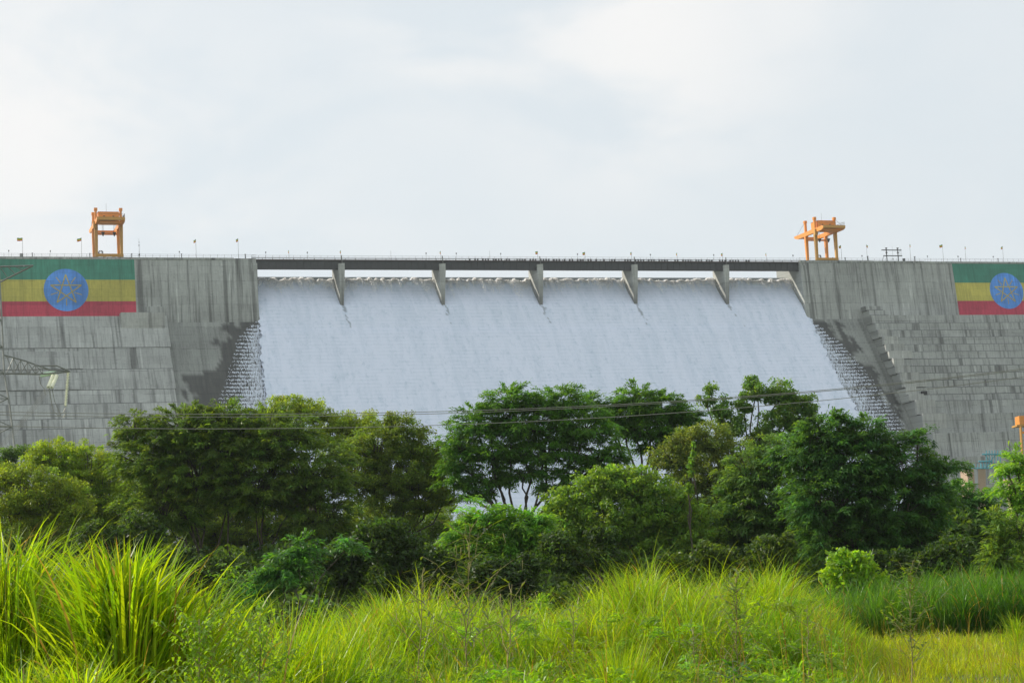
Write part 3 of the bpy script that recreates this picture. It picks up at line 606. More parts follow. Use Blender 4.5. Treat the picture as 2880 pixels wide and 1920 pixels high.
# steel frame
t = empty('steel_frame', 'dark open steel frame of two posts and two crossbars on the crest', 'frame')
fu = [place(x, 735, 1.)[0] for x in (2482, 2494, 2526, 2538, 2484, 2537)]
for x in (2495, 2527): 
    u = place(x, 735, 1.)[0]; m = MB(); m.tube([(u, 0, 0), (u, 0, 4.9)], .17, 6); m.box((u - .3, -.25, 4.75), (u + .3, .25, 5.05)); m.box((u - .25, -.25, 3.1), (u + .25, .25, 3.5)); m.build('post', DARK, t)
for z, a, b in ((4.2, 2482, 2537), (2.2, 2486, 2538)):
    m = MB(); m.box((place(a, 735, 1.)[0], -.2, z - .12), (place(b, 735, 1.)[0], .2, z + .14)); m.build('crossbar', DARK, t)
m = MB(); u = place(2536, 735, 1.)[0]; m.bar((u, 0, 2.3), (u, 0, 4.9), .05); m.bar((u - .5, 0, 2.3), (u - .5, 0, 4.2), .04); u = place(2486, 735, 1.)[0]; m.bar((u, 0, 2.2), (u - .9, 0, 0), .06); m.bar((u + .25, 0, 2.2), (u - .65, 0, 0), .05); m.build('ladder', RAIL, t)
pose(t, 0, 1., 0)
t = empty('antenna_mast', 'thin mast rising inside the dark steel frame', 'mast'); m = MB(); m.tube([(0, 0, 0), (0, 0, 5.9)], (.06, .02), 4); m.build('pole', GALV, t); m = MB(); m.box((-.12, -.1, 1.), (.12, .1, 1.35)); m.build('junction_box', DARK, t); u, _ = place(2512, 735, 1.6); pose(t, u, 1.6, 0)
m = MB(); m.box((0, 0, 0), (.75, .5, .95)); m.box((-.05, -.05, .951), (.8, .55, 1.05)); o = m.build('equipment_box', DARK); tag(o, 'small grey box on the crest right of the dark steel frame', 'box'); u, _ = place(2541, 735, .6); pose(o, u, .6, .15)

# ------------------------------------------------------------------ right toe: third crane, block, scaffold
def wbox(m, x0, y0, x1, y1, Y, d):
    a = at(x0, y0, Y); b = at(x1, y1, Y); m.box((min(a[0], b[0]), Y, min(a[2], b[2])), (max(a[0], b[0]), Y + d, max(a[2], b[2]))); return m
t = empty('tower_crane', 'orange crane cut by the right edge of the frame in front of the dam toe', 'crane')
for nm, c, mt, d in (('machinery_house', (2866, 1169, 2900, 1192), ORA, 5), ('platform', (2860, 1193.5, 2908, 1196), OCH, 6), ('tie_beam', (2872, 1213, 2898, 1218), ORA, .5)):
    m = MB(); wbox(m, *c, 560, d); m.build(nm, mt, t)
for x in (2870, 2892):
    for dy in (0, 5):
        m = MB(); a = at(x, 1198.3, 560 + dy); b = at(x + 3, 1330, 560 + dy); m.bar(a, (b[0], b[1], 0), .38); m.build('leg', OCH, t)
m = MB(); wbox(m, 2720, 1318, 2751, 1470, 500, 8); m.hexa([tuple(at(2751, 1470, 500)), tuple(at(2775, 1470, 506)), tuple(at(2775, 1470, 512)), tuple(at(2751, 1470, 512)), tuple(at(2751, 1318, 500)), tuple(at(2772, 1318, 506)), tuple(at(2772, 1318, 512)), tuple(at(2751, 1318, 512))])
o = m.build('concrete_block', BEIGE); tag(o, 'beige concrete block under the blue scaffold at the dam toe', 'concrete block')
m = MB(); wbox(m, 2838, 1350, 2868, 1500, 470, 3); m.box(tuple(at(2834, 1352, 469.5) - np.array([0, 0, .5])), tuple(at(2872, 1352, 474) + np.array([0, 0, .5]))); o = m.build('concrete_column', BEIGE); tag(o, 'pale concrete column behind the feathery tree at the right edge', 'column')
t = empty('scaffold', 'blue metal scaffold on top of the beige block at the dam toe', 'scaffold')
m = MB()
for x in np.arange(2758, 2822, 8.): m.bar(at(x, 1266 if x > 2768 else 1296, 503), at(x, 1318, 503), .12)
for x in np.arange(2730, 2800, 10.): m.bar(at(x, 1304, 502), at(x, 1317, 502), .1)
m.build('upright', BLUEP, t); m = MB()
for y, a, b in ((1277, 2762, 2812), (1297, 2752, 2790), (1316, 2720, 2815)): m.bar(at(a, y, 503), at(b, y, 503), .2)
m.build('platform_beam', BLUEP, t); m = MB(); m.bar(at(2770, 1278, 503), at(2800, 1316, 503), .09); m.bar(at(2800, 1278, 503), at(2770, 1316, 503), .09); m.build('brace', BLUEP, t)

# ------------------------------------------------------------------ pylon and wires
YP = 255.
py = empty('transmission_tower', 'steel lattice power pylon cut by the left edge, glass insulators on its arm', 'pylon')
def pp(x, y, d=0): return at(x, y, YP + d)
cxp = -62
def lx(y, s): return cxp + s * np.interp(y, [600, 880, 1050, 1140, 1300, 1700], [50, 66, 74, 90, 108, 150])
ylv = [640, 700, 760, 830, 900, 975, 1048, 1120, 1200, 1290, 1400, 1520, 1690]
def depth(y, s): return s * (lx(y, 1) - cxp) / F * YP
for s in (-1, 1):
    for d in (-1, 1):
        m = MB(); m.tube([pp(lx(y, s), y, depth(y, d)) for y in ylv], .13, 4); m.build('leg', PYL, py)
m = MB()
for d in (-1, 1):
    for a, b in zip(ylv[:-1], ylv[1:]):
        m.bar(pp(lx(a, -1), a, depth(a, d)), pp(lx(b, 1), b, depth(b, d)), .07); m.bar(pp(lx(a, 1), a, depth(a, d)), pp(lx(b, -1), b, depth(b, d)), .07); m.bar(pp(lx(a, -1), a, depth(a, d)), pp(lx(a, 1), a, depth(a, d)), .07)
for s in (-1, 1):
    for a, b in zip(ylv[:-1], ylv[1:]):
        m.bar(pp(lx(a, s), a, depth(a, -1)), pp(lx(b, s), b, depth(b, 1)), .07); m.bar(pp(lx(a, s), a, depth(a, 1)), pp(lx(b, s), b, depth(b, -1)), .07)
m.build('bracing', PYL, py)
def mir(x): return 2 * cxp - x
for s in (1, -1):
    X = (lambda x: x) if s == 1 else mir
    m = MB()     # lower arm
    for d in (-1.6, 1.6):
        top = [pp(X(8), 997, d * 2), pp(X(70), 1014, d * 1.5), pp(X(142), 1040, d), pp(X(197), 1044, 0)]
        bot = [pp(X(8), 1050, d * 2), pp(X(110), 1052, d * 1.4), pp(X(165), 1048, d * .6), pp(X(197), 1044, 0)]
        m.tube(top, .11, 4); m.tube(bot, .11, 4)
        m.bar(pp(X(112), 1028, d * 1.2), pp(X(160), 1028, d * .8), .09); m.bar(pp(X(160), 1028, d * .8), pp(X(197), 1044, 0), .09)
        for a, b in ((18, 38), (38, 58), (58, 78), (78, 100), (100, 120)):
            ya = 997 + (a - 8) * .30; yb = 997 + (b - 8) * .30
            m.bar(pp(X(a), 1050, d * 1.8), pp(X(b), yb, d * 1.6), .06); m.bar(pp(X(b), yb, d * 1.6), pp(X(b), 1051, d * 1.6), .05); m.bar(pp(X(a), ya, d * 1.8), pp(X(b), 1051, d * 1.6), .05)
    m.build('lower_arm', PYL, py)
    m = MB()     # upper arm
    for d in (-1.2, 1.2):
        m.bar(pp(X(-8), 750, d * 1.5), pp(X(93), 747, 0), .11); m.bar(pp(X(-8), 797, d * 1.5), pp(X(93), 747, 0), .11)
        for a, b in ((0, 22), (22, 44), (44, 66)):
            m.bar(pp(X(a), 750, d * (1.4 - a / 70)), pp(X(b), 797 - (b + 8) * .5, d * (1.4 - b / 70)), .05)
    for a in (2, 22, 42, 64): m.bar(pp(X(a), 749, -1.1), pp(X(a + 14), 748, .9), .08)
    m.build('upper_arm', PYL, py)
def insul(a, b, r, n, mat):
    a = np.array(a); b = np.array(b); P = []; Rr = []
    for k in range(n):
        for f, q in ((.0, .35), (.25, 1.), (.55, .9), (.7, .35)): P.append(a + (b - a) * (k + f) / n); Rr.append(r * q)
    m = MB(); m.tube(P, np.array(Rr), 8); return m.build('insulator', mat, py)
insul(pp(192, 1047), pp(184, 1143), .22, 22, CREAM)
insul(pp(149, 1056, -1), pp(135, 1089, -4), .24, 14, CREAM); insul(pp(160, 1056, -1), pp(145, 1090, -4), .24, 14, CREAM)
insul(pp(155, 1046, 1), pp(119, 1053, 5), .24, 14, GLASSY); insul(pp(152, 1049, 1), pp(116, 1056, 5), .24, 12, GLASSY)
m = MB()
for k, dx in enumerate((-6, -1, 4, 9)):
    m.tube([pp(134 + dx, 1092, -4), pp(90 + dx, 1150, -9), pp(40 + dx, 1212, -15), pp(-30 + dx, 1290, -24)], .045, 4)
m.build('conductor', WIRE, py)
m = MB()
for x0, y0, pts in ((139, 1092, ((146, 1140), (152, 1158), (165, 1168), (178, 1160), (184, 1146))), (146, 1092, ((154, 1130), (166, 1155), (172, 1172), (178, 1174), (185, 1160))), (110, 1058, ((114, 1080), (124, 1092), (128, 1110)))):
    m.tube([pp(x0, y0, -3)] + [pp(a, b, -2) for a, b in pts], .045, 4)
m.build('jumper_wire', WIRE, py)
def wire(pts, Y, label, r=.018):
    P = np.array([at(x, y, Y) for x, y in pts]); t_ = np.linspace(0, 1, 60); s = np.linspace(0, 1, len(P)); xs_ = np.array([p[0] for p in pts], float)
    xi = np.linspace(xs_[0], xs_[-1], 60); co = np.polyfit(xs_, [p[1] for p in pts], 3); yi = np.polyval(co, xi)
    m = MB(); m.tube([at(a, b, Y) for a, b in zip(xi, yi)], r, 5); o = m.build('power_line', WIRE); return tag(o, label, 'cable', 'power lines crossing the view')
wire([(-500, 1145), (0, 1157.6), (400, 1163), (850, 1163.5), (1300, 1155), (1760, 1137), (2100, 1114.6), (2500, 1080), (2880, 1033), (3400, 960)], 104, 'uppermost cable crossing in front of the trees')
wire([(-500, 1154), (0, 1165.8), (400, 1171.4), (850, 1171), (1300, 1161), (1760, 1141), (2100, 1117.5), (2500, 1083), (2880, 1038), (3400, 966)], 104, 'middle cable running just under the uppermost one across the trees')
wire([(-500, 1180), (0, 1195.6), (400, 1204), (850, 1204.5), (1300, 1193), (1760, 1171), (2100, 1148), (2500, 1105), (2880, 1056), (3400, 980)], 102, 'lowest of the three cables across the trees')

# ------------------------------------------------------------------ ground
gx = np.concatenate([np.linspace(-3000, -150, 12), np.arange(-140, 141, 2.5), np.linspace(150, 3000, 12)]); gy = np.concatenate([np.linspace(-400, -10, 8), np.arange(0, 240, 2.5), np.linspace(250, 4000, 30)])
GX, GY = np.meshgrid(gx, gy)
def gz(x, y):
    x = np.asarray(x, float); y = np.asarray(y, float)
    z = (vnoise(x + 400, y + 400, 31, 9.) - .5) * .5 + (vnoise(x + 400, y + 400, 32, 2.6) - .5) * .15
    z = z + .9 * np.exp(-((x + 7) / 4.) ** 2 - ((y - 24) / 7.) ** 2)
    return z * np.clip((300 - y) / 200, 0, 1) - np.clip((y - 260) / 200, 0, 1) * 4
GZ = gz(GX, GY)
n1 = len(gx); i = np.arange(len(gy) - 1)[:, None] * n1; j = np.arange(n1 - 1)[None]
o = mobj('ground', np.stack([GX, GY, GZ], -1).reshape(-1, 3), np.stack([i + j, i + j + 1, i + n1 + j + 1, i + n1 + j], -1).reshape(-1, 4), GROUND, smooth=True); tag(o, 'flat grassy ground below the dam', 'ground', kind='structure')

# ------------------------------------------------------------------ foliage
def leafmat(name, trans=.45, tcol=(1.5, 1.35, .35), rough=.5, spec=.3):
    m, N, L, b = newmat(name); at_ = N.new('ShaderNodeAttribute'); at_.attribute_name = 'col'
    L.new(at_.outputs['Color'], b.inputs['Base Color']); b.inputs['Roughness'].default_value = rough; b.inputs['Specular IOR Level'].default_value = spec
    tr = N.new('ShaderNodeBsdfTranslucent'); vm = N.new('ShaderNodeVectorMath'); vm.operation = 'MULTIPLY'; vm.inputs[1].default_value = tcol
    L.new(at_.outputs['Color'], vm.inputs[0]); L.new(vm.outputs[0], tr.inputs[0])
    ms = N.new('ShaderNodeMixShader'); ms.inputs[0].default_value = trans; out = N['Material Output']
    L.new(b.outputs[0], ms.inputs[1]); L.new(tr.outputs[0], ms.inputs[2]); L.new(ms.outputs[0], out.inputs[0]); return m
LEAF = leafmat('tree_leaf', .55, (1.7, 1.55, .4), .42, .4); GRASS = leafmat('grass_blade', .6, (1.65, 1.55, .35), .38, .45); BARK = plain('bark', (.085, .07, .05), .9, 0, .3, 6.)
DRY = plain('dry_stem', (.30, .26, .11), .8)
def rot_basis(n):       # random orthonormal frames
    a = RNG.normal(size=(n, 3)); a /= np.linalg.norm(a, axis=1)[:, None]; return a
def leaves(C, Rr, kind, col, cnt, parent, name='crown', sz=1., D=None):
    """C (k,3) cluster centres, Rr (k,) radii, cnt leaves each"""
    k = len(C); n = k * cnt
    c = np.repeat(C, cnt, 0); r = np.repeat(Rr, cnt)
    d = RNG.normal(size=(n, 3)); d /= np.linalg.norm(d, axis=1)[:, None]; rad = RNG.random(n) ** .5
    fl = {'pinnate': .55, 'broad': .8, 'fine': .75}[kind]
    p = c + d * (rad * r)[:, None] * np.array([1, 1, fl])
    cv = np.repeat(RNG.normal(size=k), cnt) * .16 + RNG.normal(size=n) * .16
    hue = np.repeat(RNG.normal(size=k), cnt) * .07 + RNG.normal(size=n) * .07
    base = np.array(col)[None] * np.array([3.0, 3.3, 2.8]) * np.exp(cv)[:, None]; base[:, 0] *= np.exp(hue); base[:, 2] *= np.exp(-hue)
    if kind == 'pinnate':
        tw = (D if D is not None else RNG.normal(size=(k, 3))).copy(); tw[:, 2] = tw[:, 2] * .35 + .05; tw /= np.linalg.norm(tw, axis=1)[:, None] + 1e-6
        twr = np.repeat(tw, cnt, 0); tpos = RNG.random(n) * 2.2 - .8; sp0 = RNG.normal(size=(n, 3)) * np.array([.28, .28, .16])
        p = c + (twr * tpos[:, None] + sp0) * r[:, None]; p[:, 2] -= .35 * np.clip(tpos, 0, 2) ** 2 * r
        sd0 = np.cross(twr, (0, 0, 1.)) * np.sign(RNG.normal(size=n))[:, None]
        out = twr * .7 + sd0 * RNG.uniform(.1, 1, n)[:, None] + RNG.normal(size=(n, 3)) * .22; out /= np.linalg.norm(out, axis=1)[:, None]
        ln = sz * .36 * (.6 + .7 * RNG.random(n)); wd_ = sz * .042 * (.7 + .6 * RNG.random(n))
        side = np.cross(out, np.array([0, 0, 1.]) + RNG.normal(size=(n, 3)) * .45); side /= np.linalg.norm(side, axis=1)[:, None] + 1e-6
        dn = np.array([0, 0, -1.])
        m1 = p + out * (ln * .5)[:, None]; e = p + out * ln[:, None] + dn * (ln * .35)[:, None]
        V = np.stack([p - side * (wd_ * .3)[:, None], p + side * (wd_ * .3)[:, None], m1 + side * wd_[:, None], m1 - side * wd_[:, None], e], 1)
        i = np.arange(n)[:, None] * 5; Qd = np.concatenate([i + 0, i + 1, i + 2, i + 3], 1); T = np.concatenate([i + 3, i + 2, i + 4], 1)
        Vf = V.reshape(-1, 3); cc = np.repeat(base, 5, 0); faces = [Qd, T]
    else:
        s = {'broad': .085, 'fine': .064}[kind] * sz * (.6 + .8 * RNG.random(n))
        nrm = RNG.normal(size=(n, 3)) + np.array([0, 0, .7]) + d * .5; nrm /= np.linalg.norm(nrm, axis=1)[:, None]
        a = np.cross(nrm, RNG.normal(size=(n, 3))); a /= np.linalg.norm(a, axis=1)[:, None]; b = np.cross(nrm, a)
        V = np.stack([p - a * (s * 1.25)[:, None], p + b * (s * .6)[:, None] - a * (s * .1)[:, None], p + a * (s * 1.3)[:, None] - nrm * (s * .25)[:, None], p - b * (s * .6)[:, None] - a * (s * .1)[:, None]], 1)
        Vf = V.reshape(-1, 3); faces = [np.arange(n * 4).reshape(-1, 4)]; cc = np.repeat(base, 4, 0)
    cc = np.concatenate([np.clip(cc, .004, .9), np.ones((len(cc), 1))], 1)
    return mobj(name, Vf, faces, LEAF, parent, attr={'col': (cc, 'FLOAT_COLOR')})
def path(a, b, n=6, wob=.08, sag=0.):
    a = np.array(a); b = np.array(b); t_ = np.linspace(0, 1, n)[:, None]; L_ = np.linalg.norm(b - a)
    P = a + (b - a) * t_; P[1:-1] += RNG.normal(size=(n - 2, 3)) * wob * L_ * .5 * np.sin(np.pi * t_[1:-1]); P[:, 2] += sag * np.sin(np.pi * t_[:, 0]) * L_; return P
def tree(name, label, Y, lobes, base, kind, col, dens=1., stems=1, tr=.14, group='trees below the dam', fork=.35, crad=.5, cat='tree', up=0.):
    """lobes in pixels (x, y, rx, ry, [depth offset]); base pixel x; Y distance"""
    g0 = at(base, 1650, Y); gb = np.array([g0[0], Y, float(gz(g0[0], Y))])
    t = empty(name, label, cat, tuple(gb), group)
    px = Y / F
    tm = MB(); C = []; Rr = []; DD = []
    LC = []
    for lb in lobes:
        x, y, rx, ry = lb[:4]; dz = lb[4] if len(lb) > 4 else 0.
        c = at(x, y, Y + dz); RX, RZ = rx * px, ry * px; RY = min(RX, RZ * 1.4) * .85
        LC.append((c, RX, RY, RZ))
    allc = np.mean([l[0] for l in LC], 0)
    zf = gb[2] + (min(l[0][2] - l[3] for l in LC) - gb[2]) * .5 + fork * (allc[2] - gb[2]) * .5
    bases = [gb + np.array([RNG.normal() * .35 * (stems > 1), RNG.normal() * .3 * (stems > 1), -.2]) for _ in range(stems)]
    forks = []
    for s in range(stems):
        f = np.array([gb[0] + (allc[0] - gb[0]) * .3 + (s - (stems - 1) / 2) * .9 * (stems > 1), gb[1] + RNG.normal() * .4, max(gb[2] + .6, zf * (.8 + .3 * RNG.random()))])
        P = path(bases[s], f, 6, .05); tm.tube(P, np.linspace(tr, tr * .75, 6), 7); forks.append(f)
    for k, (c, RX, RY, RZ) in enumerate(LC):
        f = min(forks, key=lambda q: abs(q[0] - c[0])) if stems > 1 else forks[0]
        hub = c + np.array([0, 0, -RZ * .45]); P = path(f, hub, 7, .07, .04); tm.tube(P, np.linspace(tr * .62, tr * .33, 7), 6)
        RZ *= 1.22 if 'umbrella' in name else 1.12; area = RX * RZ; ncl = int(max(8, area * 15 * dens / (crad / .75) ** 2))
        d = RNG.normal(size=(ncl, 3)); d /= np.linalg.norm(d, axis=1)[:, None]; rr = (.05 + .95 * RNG.random(ncl)) ** .42
        d[:, 2] = np.where(d[:, 2] < -.3, d[:, 2] * .6, d[:, 2])
        cc = c + d * rr[:, None] * np.array([RX, RY, RZ]) * .95
        DD.append(d); C.append(cc); Rr.append(crad * (.55 + .6 * RNG.random(ncl)))
        for q in range(0, ncl, 3):
            P = path(hub, cc[q], 4, .1, .03); tm.tube(P, np.linspace(tr * .26, .018, 4), 4)
    C = np.concatenate(C); Rr = np.concatenate(Rr)
    cnt = int({'pinnate': 112, 'broad': 128, 'fine': 165}[kind] * (crad / .75) ** 2)
    inv = -gb
    tro = tm.build('trunk', BARK, t, smooth=True); tro.data.transform(Matrix.Translation(Vector(inv)))
    cr = leaves(C, Rr, kind, col, cnt, t, D=np.concatenate(DD)); cr.data.transform(Matrix.Translation(Vector(inv)))
    return t
G1, G2, G3, OL, YG, BR = (.042, .064, .013), (.035, .075, .014), (.028, .050, .014), (.056, .074, .018), (.082, .104, .014), (.075, .15, .02)
TREES = [
 ('leafy_tree', 'yellow-green bushy tree at the left edge behind the tall grass', 118, [(60, 1400, 150, 95), (165, 1420, 100, 90), (110, 1530, 150, 80), (15, 1345, 60, 40), (215, 1530, 60, 70)], 90, 'fine', (.066, .084, .013), 1.0, 2),
 ('leafy_tree', 'bright-topped rounded tree just right of the pylon, behind the yellow-green bush', 136, [(165, 1290, 110, 55), (250, 1320, 95, 75), (110, 1300, 60, 40), (300, 1400, 90, 110), (200, 1430, 120, 90)], 215, 'fine', (.075, .10, .012), 1.0, 2),
 ('leafy_tree', 'small dark tree peeking out at the far left beside the pylon leg', 150, [(10, 1290, 40, 30), (60, 1275, 40, 22), (20, 1350, 60, 50)], 20, 'fine', G3, 1., 1),
 ('feathery_tree', 'wide feathery dark green tree with many grey stems, tallest mass left of centre', 128, [(520, 1215, 140, 70), (640, 1185, 130, 55), (420, 1290, 110, 90), (760, 1230, 140, 80), (560, 1330, 160, 100), (720, 1370, 170, 110), (860, 1330, 140, 110), (460, 1430, 130, 90), (900, 1460, 120, 100), (620, 1260, 150, 80), (380, 1200, 60, 40)], 660, 'pinnate', G1, .9, 5),
 ('leafy_tree', 'tree with sunny yellow-green dome rising behind the wide feathery tree', 146, [(805, 1150, 70, 42), (880, 1165, 60, 38), (770, 1210, 80, 50), (1000, 1195, 90, 42), (940, 1230, 110, 60)], 850, 'fine', YG, 1.1, 2),
 ('leafy_tree', 'olive tree with loose yellowish foliage between the wide feathery tree and the umbrella tree', 138, [(1110, 1200, 80, 40), (1060, 1260, 110, 70), (1160, 1255, 80, 60), (1000, 1330, 120, 90), (1130, 1340, 110, 85), (1180, 1400, 80, 80), (1080, 1450, 120, 90), (1200, 1330, 60, 90), (1235, 1300, 45, 60), (1240, 1400, 55, 55)], 1060, 'fine', (.052, .072, .014), .95, 3),
 ('umbrella_tree', 'tall umbrella-shaped tree in the centre with a bare forked trunk against the white water', 134, [(1430, 1130, 85, 40), (1560, 1130, 110, 42), (1340, 1190, 75, 45), (1480, 1190, 130, 55), (1640, 1200, 90, 55), (1290, 1250, 55, 45), (1390, 1270, 90, 50), (1530, 1270, 120, 45), (1680, 1280, 80, 40), (1300, 1300, 50, 35), (1370, 1345, 75, 32), (1470, 1330, 70, 30), (1630, 1330, 90, 28), (1275, 1350, 50, 30), (1330, 1390, 55, 24), (1720, 1335, 60, 26), (1560, 1365, 60, 22)], 1470, 'pinnate', (.036, .074, .012), 1.0, 2),
 ('umbrella_tree', 'second umbrella-shaped tree, right of the tallest one, with a slender forked stem', 140, [(1790, 1125, 75, 38), (1860, 1150, 80, 40), (1750, 1175, 70, 35), (1920, 1175, 60, 35), (1830, 1205, 110, 40), (1850, 1250, 70, 30), (1700, 1160, 40, 30), (1660, 1130, 25, 22)], 1825, 'pinnate', (.034, .070, .012), 1.1, 1),
 ('broadleaf_tree', 'tall broad-leaved tree with ragged tufted top right of centre', 142, [(2130, 1100, 40, 35), (2118, 1072, 18, 14), (2190, 1110, 50, 38), (2240, 1130, 55, 35), (2090, 1140, 30, 30), (2280, 1160, 40, 22), (2200, 1175, 70, 40), (1985, 1125, 25, 20), (2000, 1095, 18, 18), (2030, 1150, 45, 30), (2060, 1200, 60, 40), (2150, 1240, 60, 50), (2250, 1215, 50, 40)], 2110, 'broad', (.045, .075, .022), .9, 2),
 ('leafy_tree', 'olive brown-tinged tree in front of the ragged broad-leaved tree', 130, [(1990, 1240, 100, 50), (1900, 1290, 80, 55), (2070, 1290, 80, 60), (1960, 1350, 120, 80), (2050, 1400, 100, 90), (1930, 1250, 60, 40)], 1990, 'fine', (.055, .070, .020), 1., 2),
 ('broadleaf_tree', 'glossy broad-leaved tree low in the centre right of the bare forked trunk', 114, [(1690, 1370, 90, 55), (1780, 1370, 90, 60), (1600, 1420, 90, 55), (1860, 1440, 110, 90), (1700, 1470, 150, 90), (1590, 1520, 100, 90), (1800, 1560, 160, 80), (1940, 1520, 110, 100)], 1730, 'broad', (.055, .085, .016), 1.1, 3),
 ('feathery_tree', 'grey-green feathery tree with drooping sprays left of the darkest tree', 116, [(2110, 1330, 90, 70), (2200, 1290, 90, 60), (2160, 1420, 120, 100), (2070, 1470, 110, 100), (2210, 1500, 110, 100), (2120, 1570, 140, 70)], 2130, 'pinnate', (.040, .068, .020), 1.0, 2),
 ('feathery_tree', 'large dense dark feathery tree at right, rising against the stepped concrete', 108, [(2330, 1215, 95, 50), (2440, 1230, 90, 55), (2270, 1275, 90, 60), (2390, 1300, 150, 90), (2540, 1320, 110, 70), (2350, 1420, 150, 110), (2500, 1440, 160, 110), (2620, 1400, 80, 60), (2400, 1530, 180, 80), (2590, 1530, 120, 70), (2580, 1230, 40, 26), (2660, 1310, 50, 30)], 2430, 'pinnate', (.026, .055, .017), 1.1, 4),
 ('feathery_tree', 'low dark feathery tree right of the largest dark tree, below the beige block', 124, [(2700, 1400, 80, 45), (2760, 1430, 70, 50), (2690, 1490, 100, 80), (2780, 1520, 80, 80), (2640, 1450, 70, 60)], 2710, 'pinnate', (.034, .070, .020), 1.0, 2),
 ('feathery_tree', 'light green feathery tree cut by the right edge of the frame', 96, [(2860, 1300, 55, 35), (2885, 1350, 65, 60), (2840, 1390, 35, 30), (2900, 1420, 50, 60), (2830, 1315, 25, 20)], 2905, 'pinnate', (.07, .12, .02), .8, 1),
  ('leafy_tree', 'sunlit olive tree seen through the grey stems of the wide feathery tree', 156, [(480, 1420, 150, 110), (640, 1470, 150, 110), (800, 1460, 130, 120), (560, 1560, 170, 90), (720, 1570, 170, 90), (900, 1560, 130, 90)], 640, 'fine', (.06, .08, .014), .9, 3),
 ('leafy_tree', 'olive tree low behind the dark shrubs left of the bare forked trunk', 158, [(1040, 1500, 120, 100), (1160, 1500, 110, 90), (1260, 1480, 70, 70), (1120, 1590, 160, 70)], 1120, 'fine', (.055, .08, .016), .9, 2),
 ('leafy_tree', 'dark tree filling the gap behind the grey-green feathery tree', 152, [(1900, 1450, 110, 90), (2030, 1480, 120, 110), (2160, 1520, 120, 100), (2290, 1480, 110, 110), (1980, 1580, 150, 70)], 2040, 'fine', (.045, .07, .016), .9, 2),
 ('leafy_tree', 'dark leafy tree low behind the bushes at the far left', 150, [(80, 1480, 130, 100), (240, 1510, 120, 110), (370, 1440, 90, 120), (330, 1560, 130, 70)], 220, 'fine', (.045, .07, .014), .9, 2),
 ('feathery_tree', 'bright green feathery shrub under the bare forked trunk', 100, [(1370, 1450, 60, 45), (1330, 1510, 80, 60), (1430, 1500, 70, 60), (1500, 1470, 50, 40), (1400, 1570, 120, 60), (1290, 1560, 60, 60), (1520, 1530, 60, 60)], 1390, 'pinnate', (.05, .095, .014), 1.1, 3),
]
for a in TREES:
    nm, lb, Y, lo, bs, kd, cl, dn, stm = a
    tree(nm, lb, Y, lo, bs, kd, cl, dn, stm, tr=(.17 if 'umbrella' in nm else .13), crad=(.5 if 'umbrella' in nm else .52))
SHR = [
 ('dark shrub under the left edge trees', 104, [(60, 1590, 120, 60), (-40, 1570, 100, 70)], 60, G1), ('dark shrub behind the arching grass at left', 106, [(280, 1560, 110, 90), (380, 1530, 90, 70)], 300, G3),
 ('dark shrub in front of the grey stems of the wide feathery tree', 104, [(470, 1600, 110, 70), (560, 1640, 90, 60)], 500, G3), ('fresh green shrub at the foot of the grey stems', 88, [(780, 1620, 80, 50), (850, 1575, 60, 35), (720, 1670, 80, 50)], 780, (.028, .070, .016)),
 ('dark shrub right of the fresh green shrub', 96, [(930, 1620, 110, 70), (1000, 1590, 80, 60)], 950, G3), ('dark shrub behind the tall podded weed', 94, [(1130, 1600, 120, 80), (1220, 1630, 90, 60), (1060, 1540, 80, 70)], 1130, G3),
 ('low dark shrub in the centre behind the grass', 92, [(1380, 1640, 120, 60), (1500, 1610, 90, 60)], 1430, G3), ('dark shrub under the glossy broad-leaved tree', 92, [(1640, 1600, 120, 55), (1760, 1600, 110, 50)], 1700, G3),
 ('dark shrub left of the vine-covered stump', 98, [(2010, 1590, 130, 60), (2160, 1590, 110, 55), (1900, 1600, 90, 50)], 2060, G1), ('dark shrub under the largest dark tree', 98, [(2500, 1600, 130, 50), (2640, 1580, 100, 60)], 2560, G3),
 ('green shrub under the feathery tree at the right edge', 92, [(2850, 1560, 70, 60), (2800, 1600, 80, 50), (2880, 1500, 40, 60)], 2850, (.055, .085, .018)),
]
for lb, Y, lo, bs, cl in SHR: tree('shrub', lb, Y, [(x + RNG.normal() * 25, y + RNG.normal() * 22, rx * RNG.uniform(.6, 1.2), ry * RNG.uniform(.7, 1.3)) for (x, y, rx, ry) in lo] + [(x + RNG.normal() * 60, y - 30 + RNG.normal() * 25, rx * .5, ry * .6) for (x, y, rx, ry) in lo], bs, 'broad' if 'dark' in lb else 'pinnate', tuple(q * (.6 if 'dark' in lb else .85) for q in cl), 1.0, 3, tr=.05, group='shrubs along the foot of the trees', crad=.48, cat='shrub')
tree('vine_covered_stump', 'bright yellow-green vine mound draped over a stump beside the dark tree', 74, [(2385, 1570, 45, 28), (2420, 1590, 45, 35), (2350, 1610, 40, 35), (2450, 1640, 45, 40), (2390, 1640, 60, 45)], 2395, 'broad', (.072, .115, .012), 1.3, 2, tr=.07, group='shrubs along the foot of the trees', crad=.36, cat='shrub')
tree('vine', 'pale green creeper climbing a bare trunk in front of the olive tree', 112, [(1943, 1320, 5, 40), (1936, 1375, 8, 16), (1950, 1270, 4, 25)], 1948, 'broad', (.05, .085, .014), 1.4, 1, tr=.07, group='shrubs along the foot of the trees', crad=.2, cat='vine')
# far woods closing the gaps between the trunks
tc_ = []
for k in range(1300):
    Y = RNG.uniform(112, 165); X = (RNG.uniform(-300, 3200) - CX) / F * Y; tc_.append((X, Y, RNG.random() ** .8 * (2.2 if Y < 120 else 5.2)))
w = leaves(np.array(tc_), np.full(len(tc_), 1.3), 'broad', (.022, .038, .010), 130, None, 'distant_thicket', 2.2); tag(w, 'dark distant undergrowth seen between the tree trunks', 'undergrowth', kind='stuff')

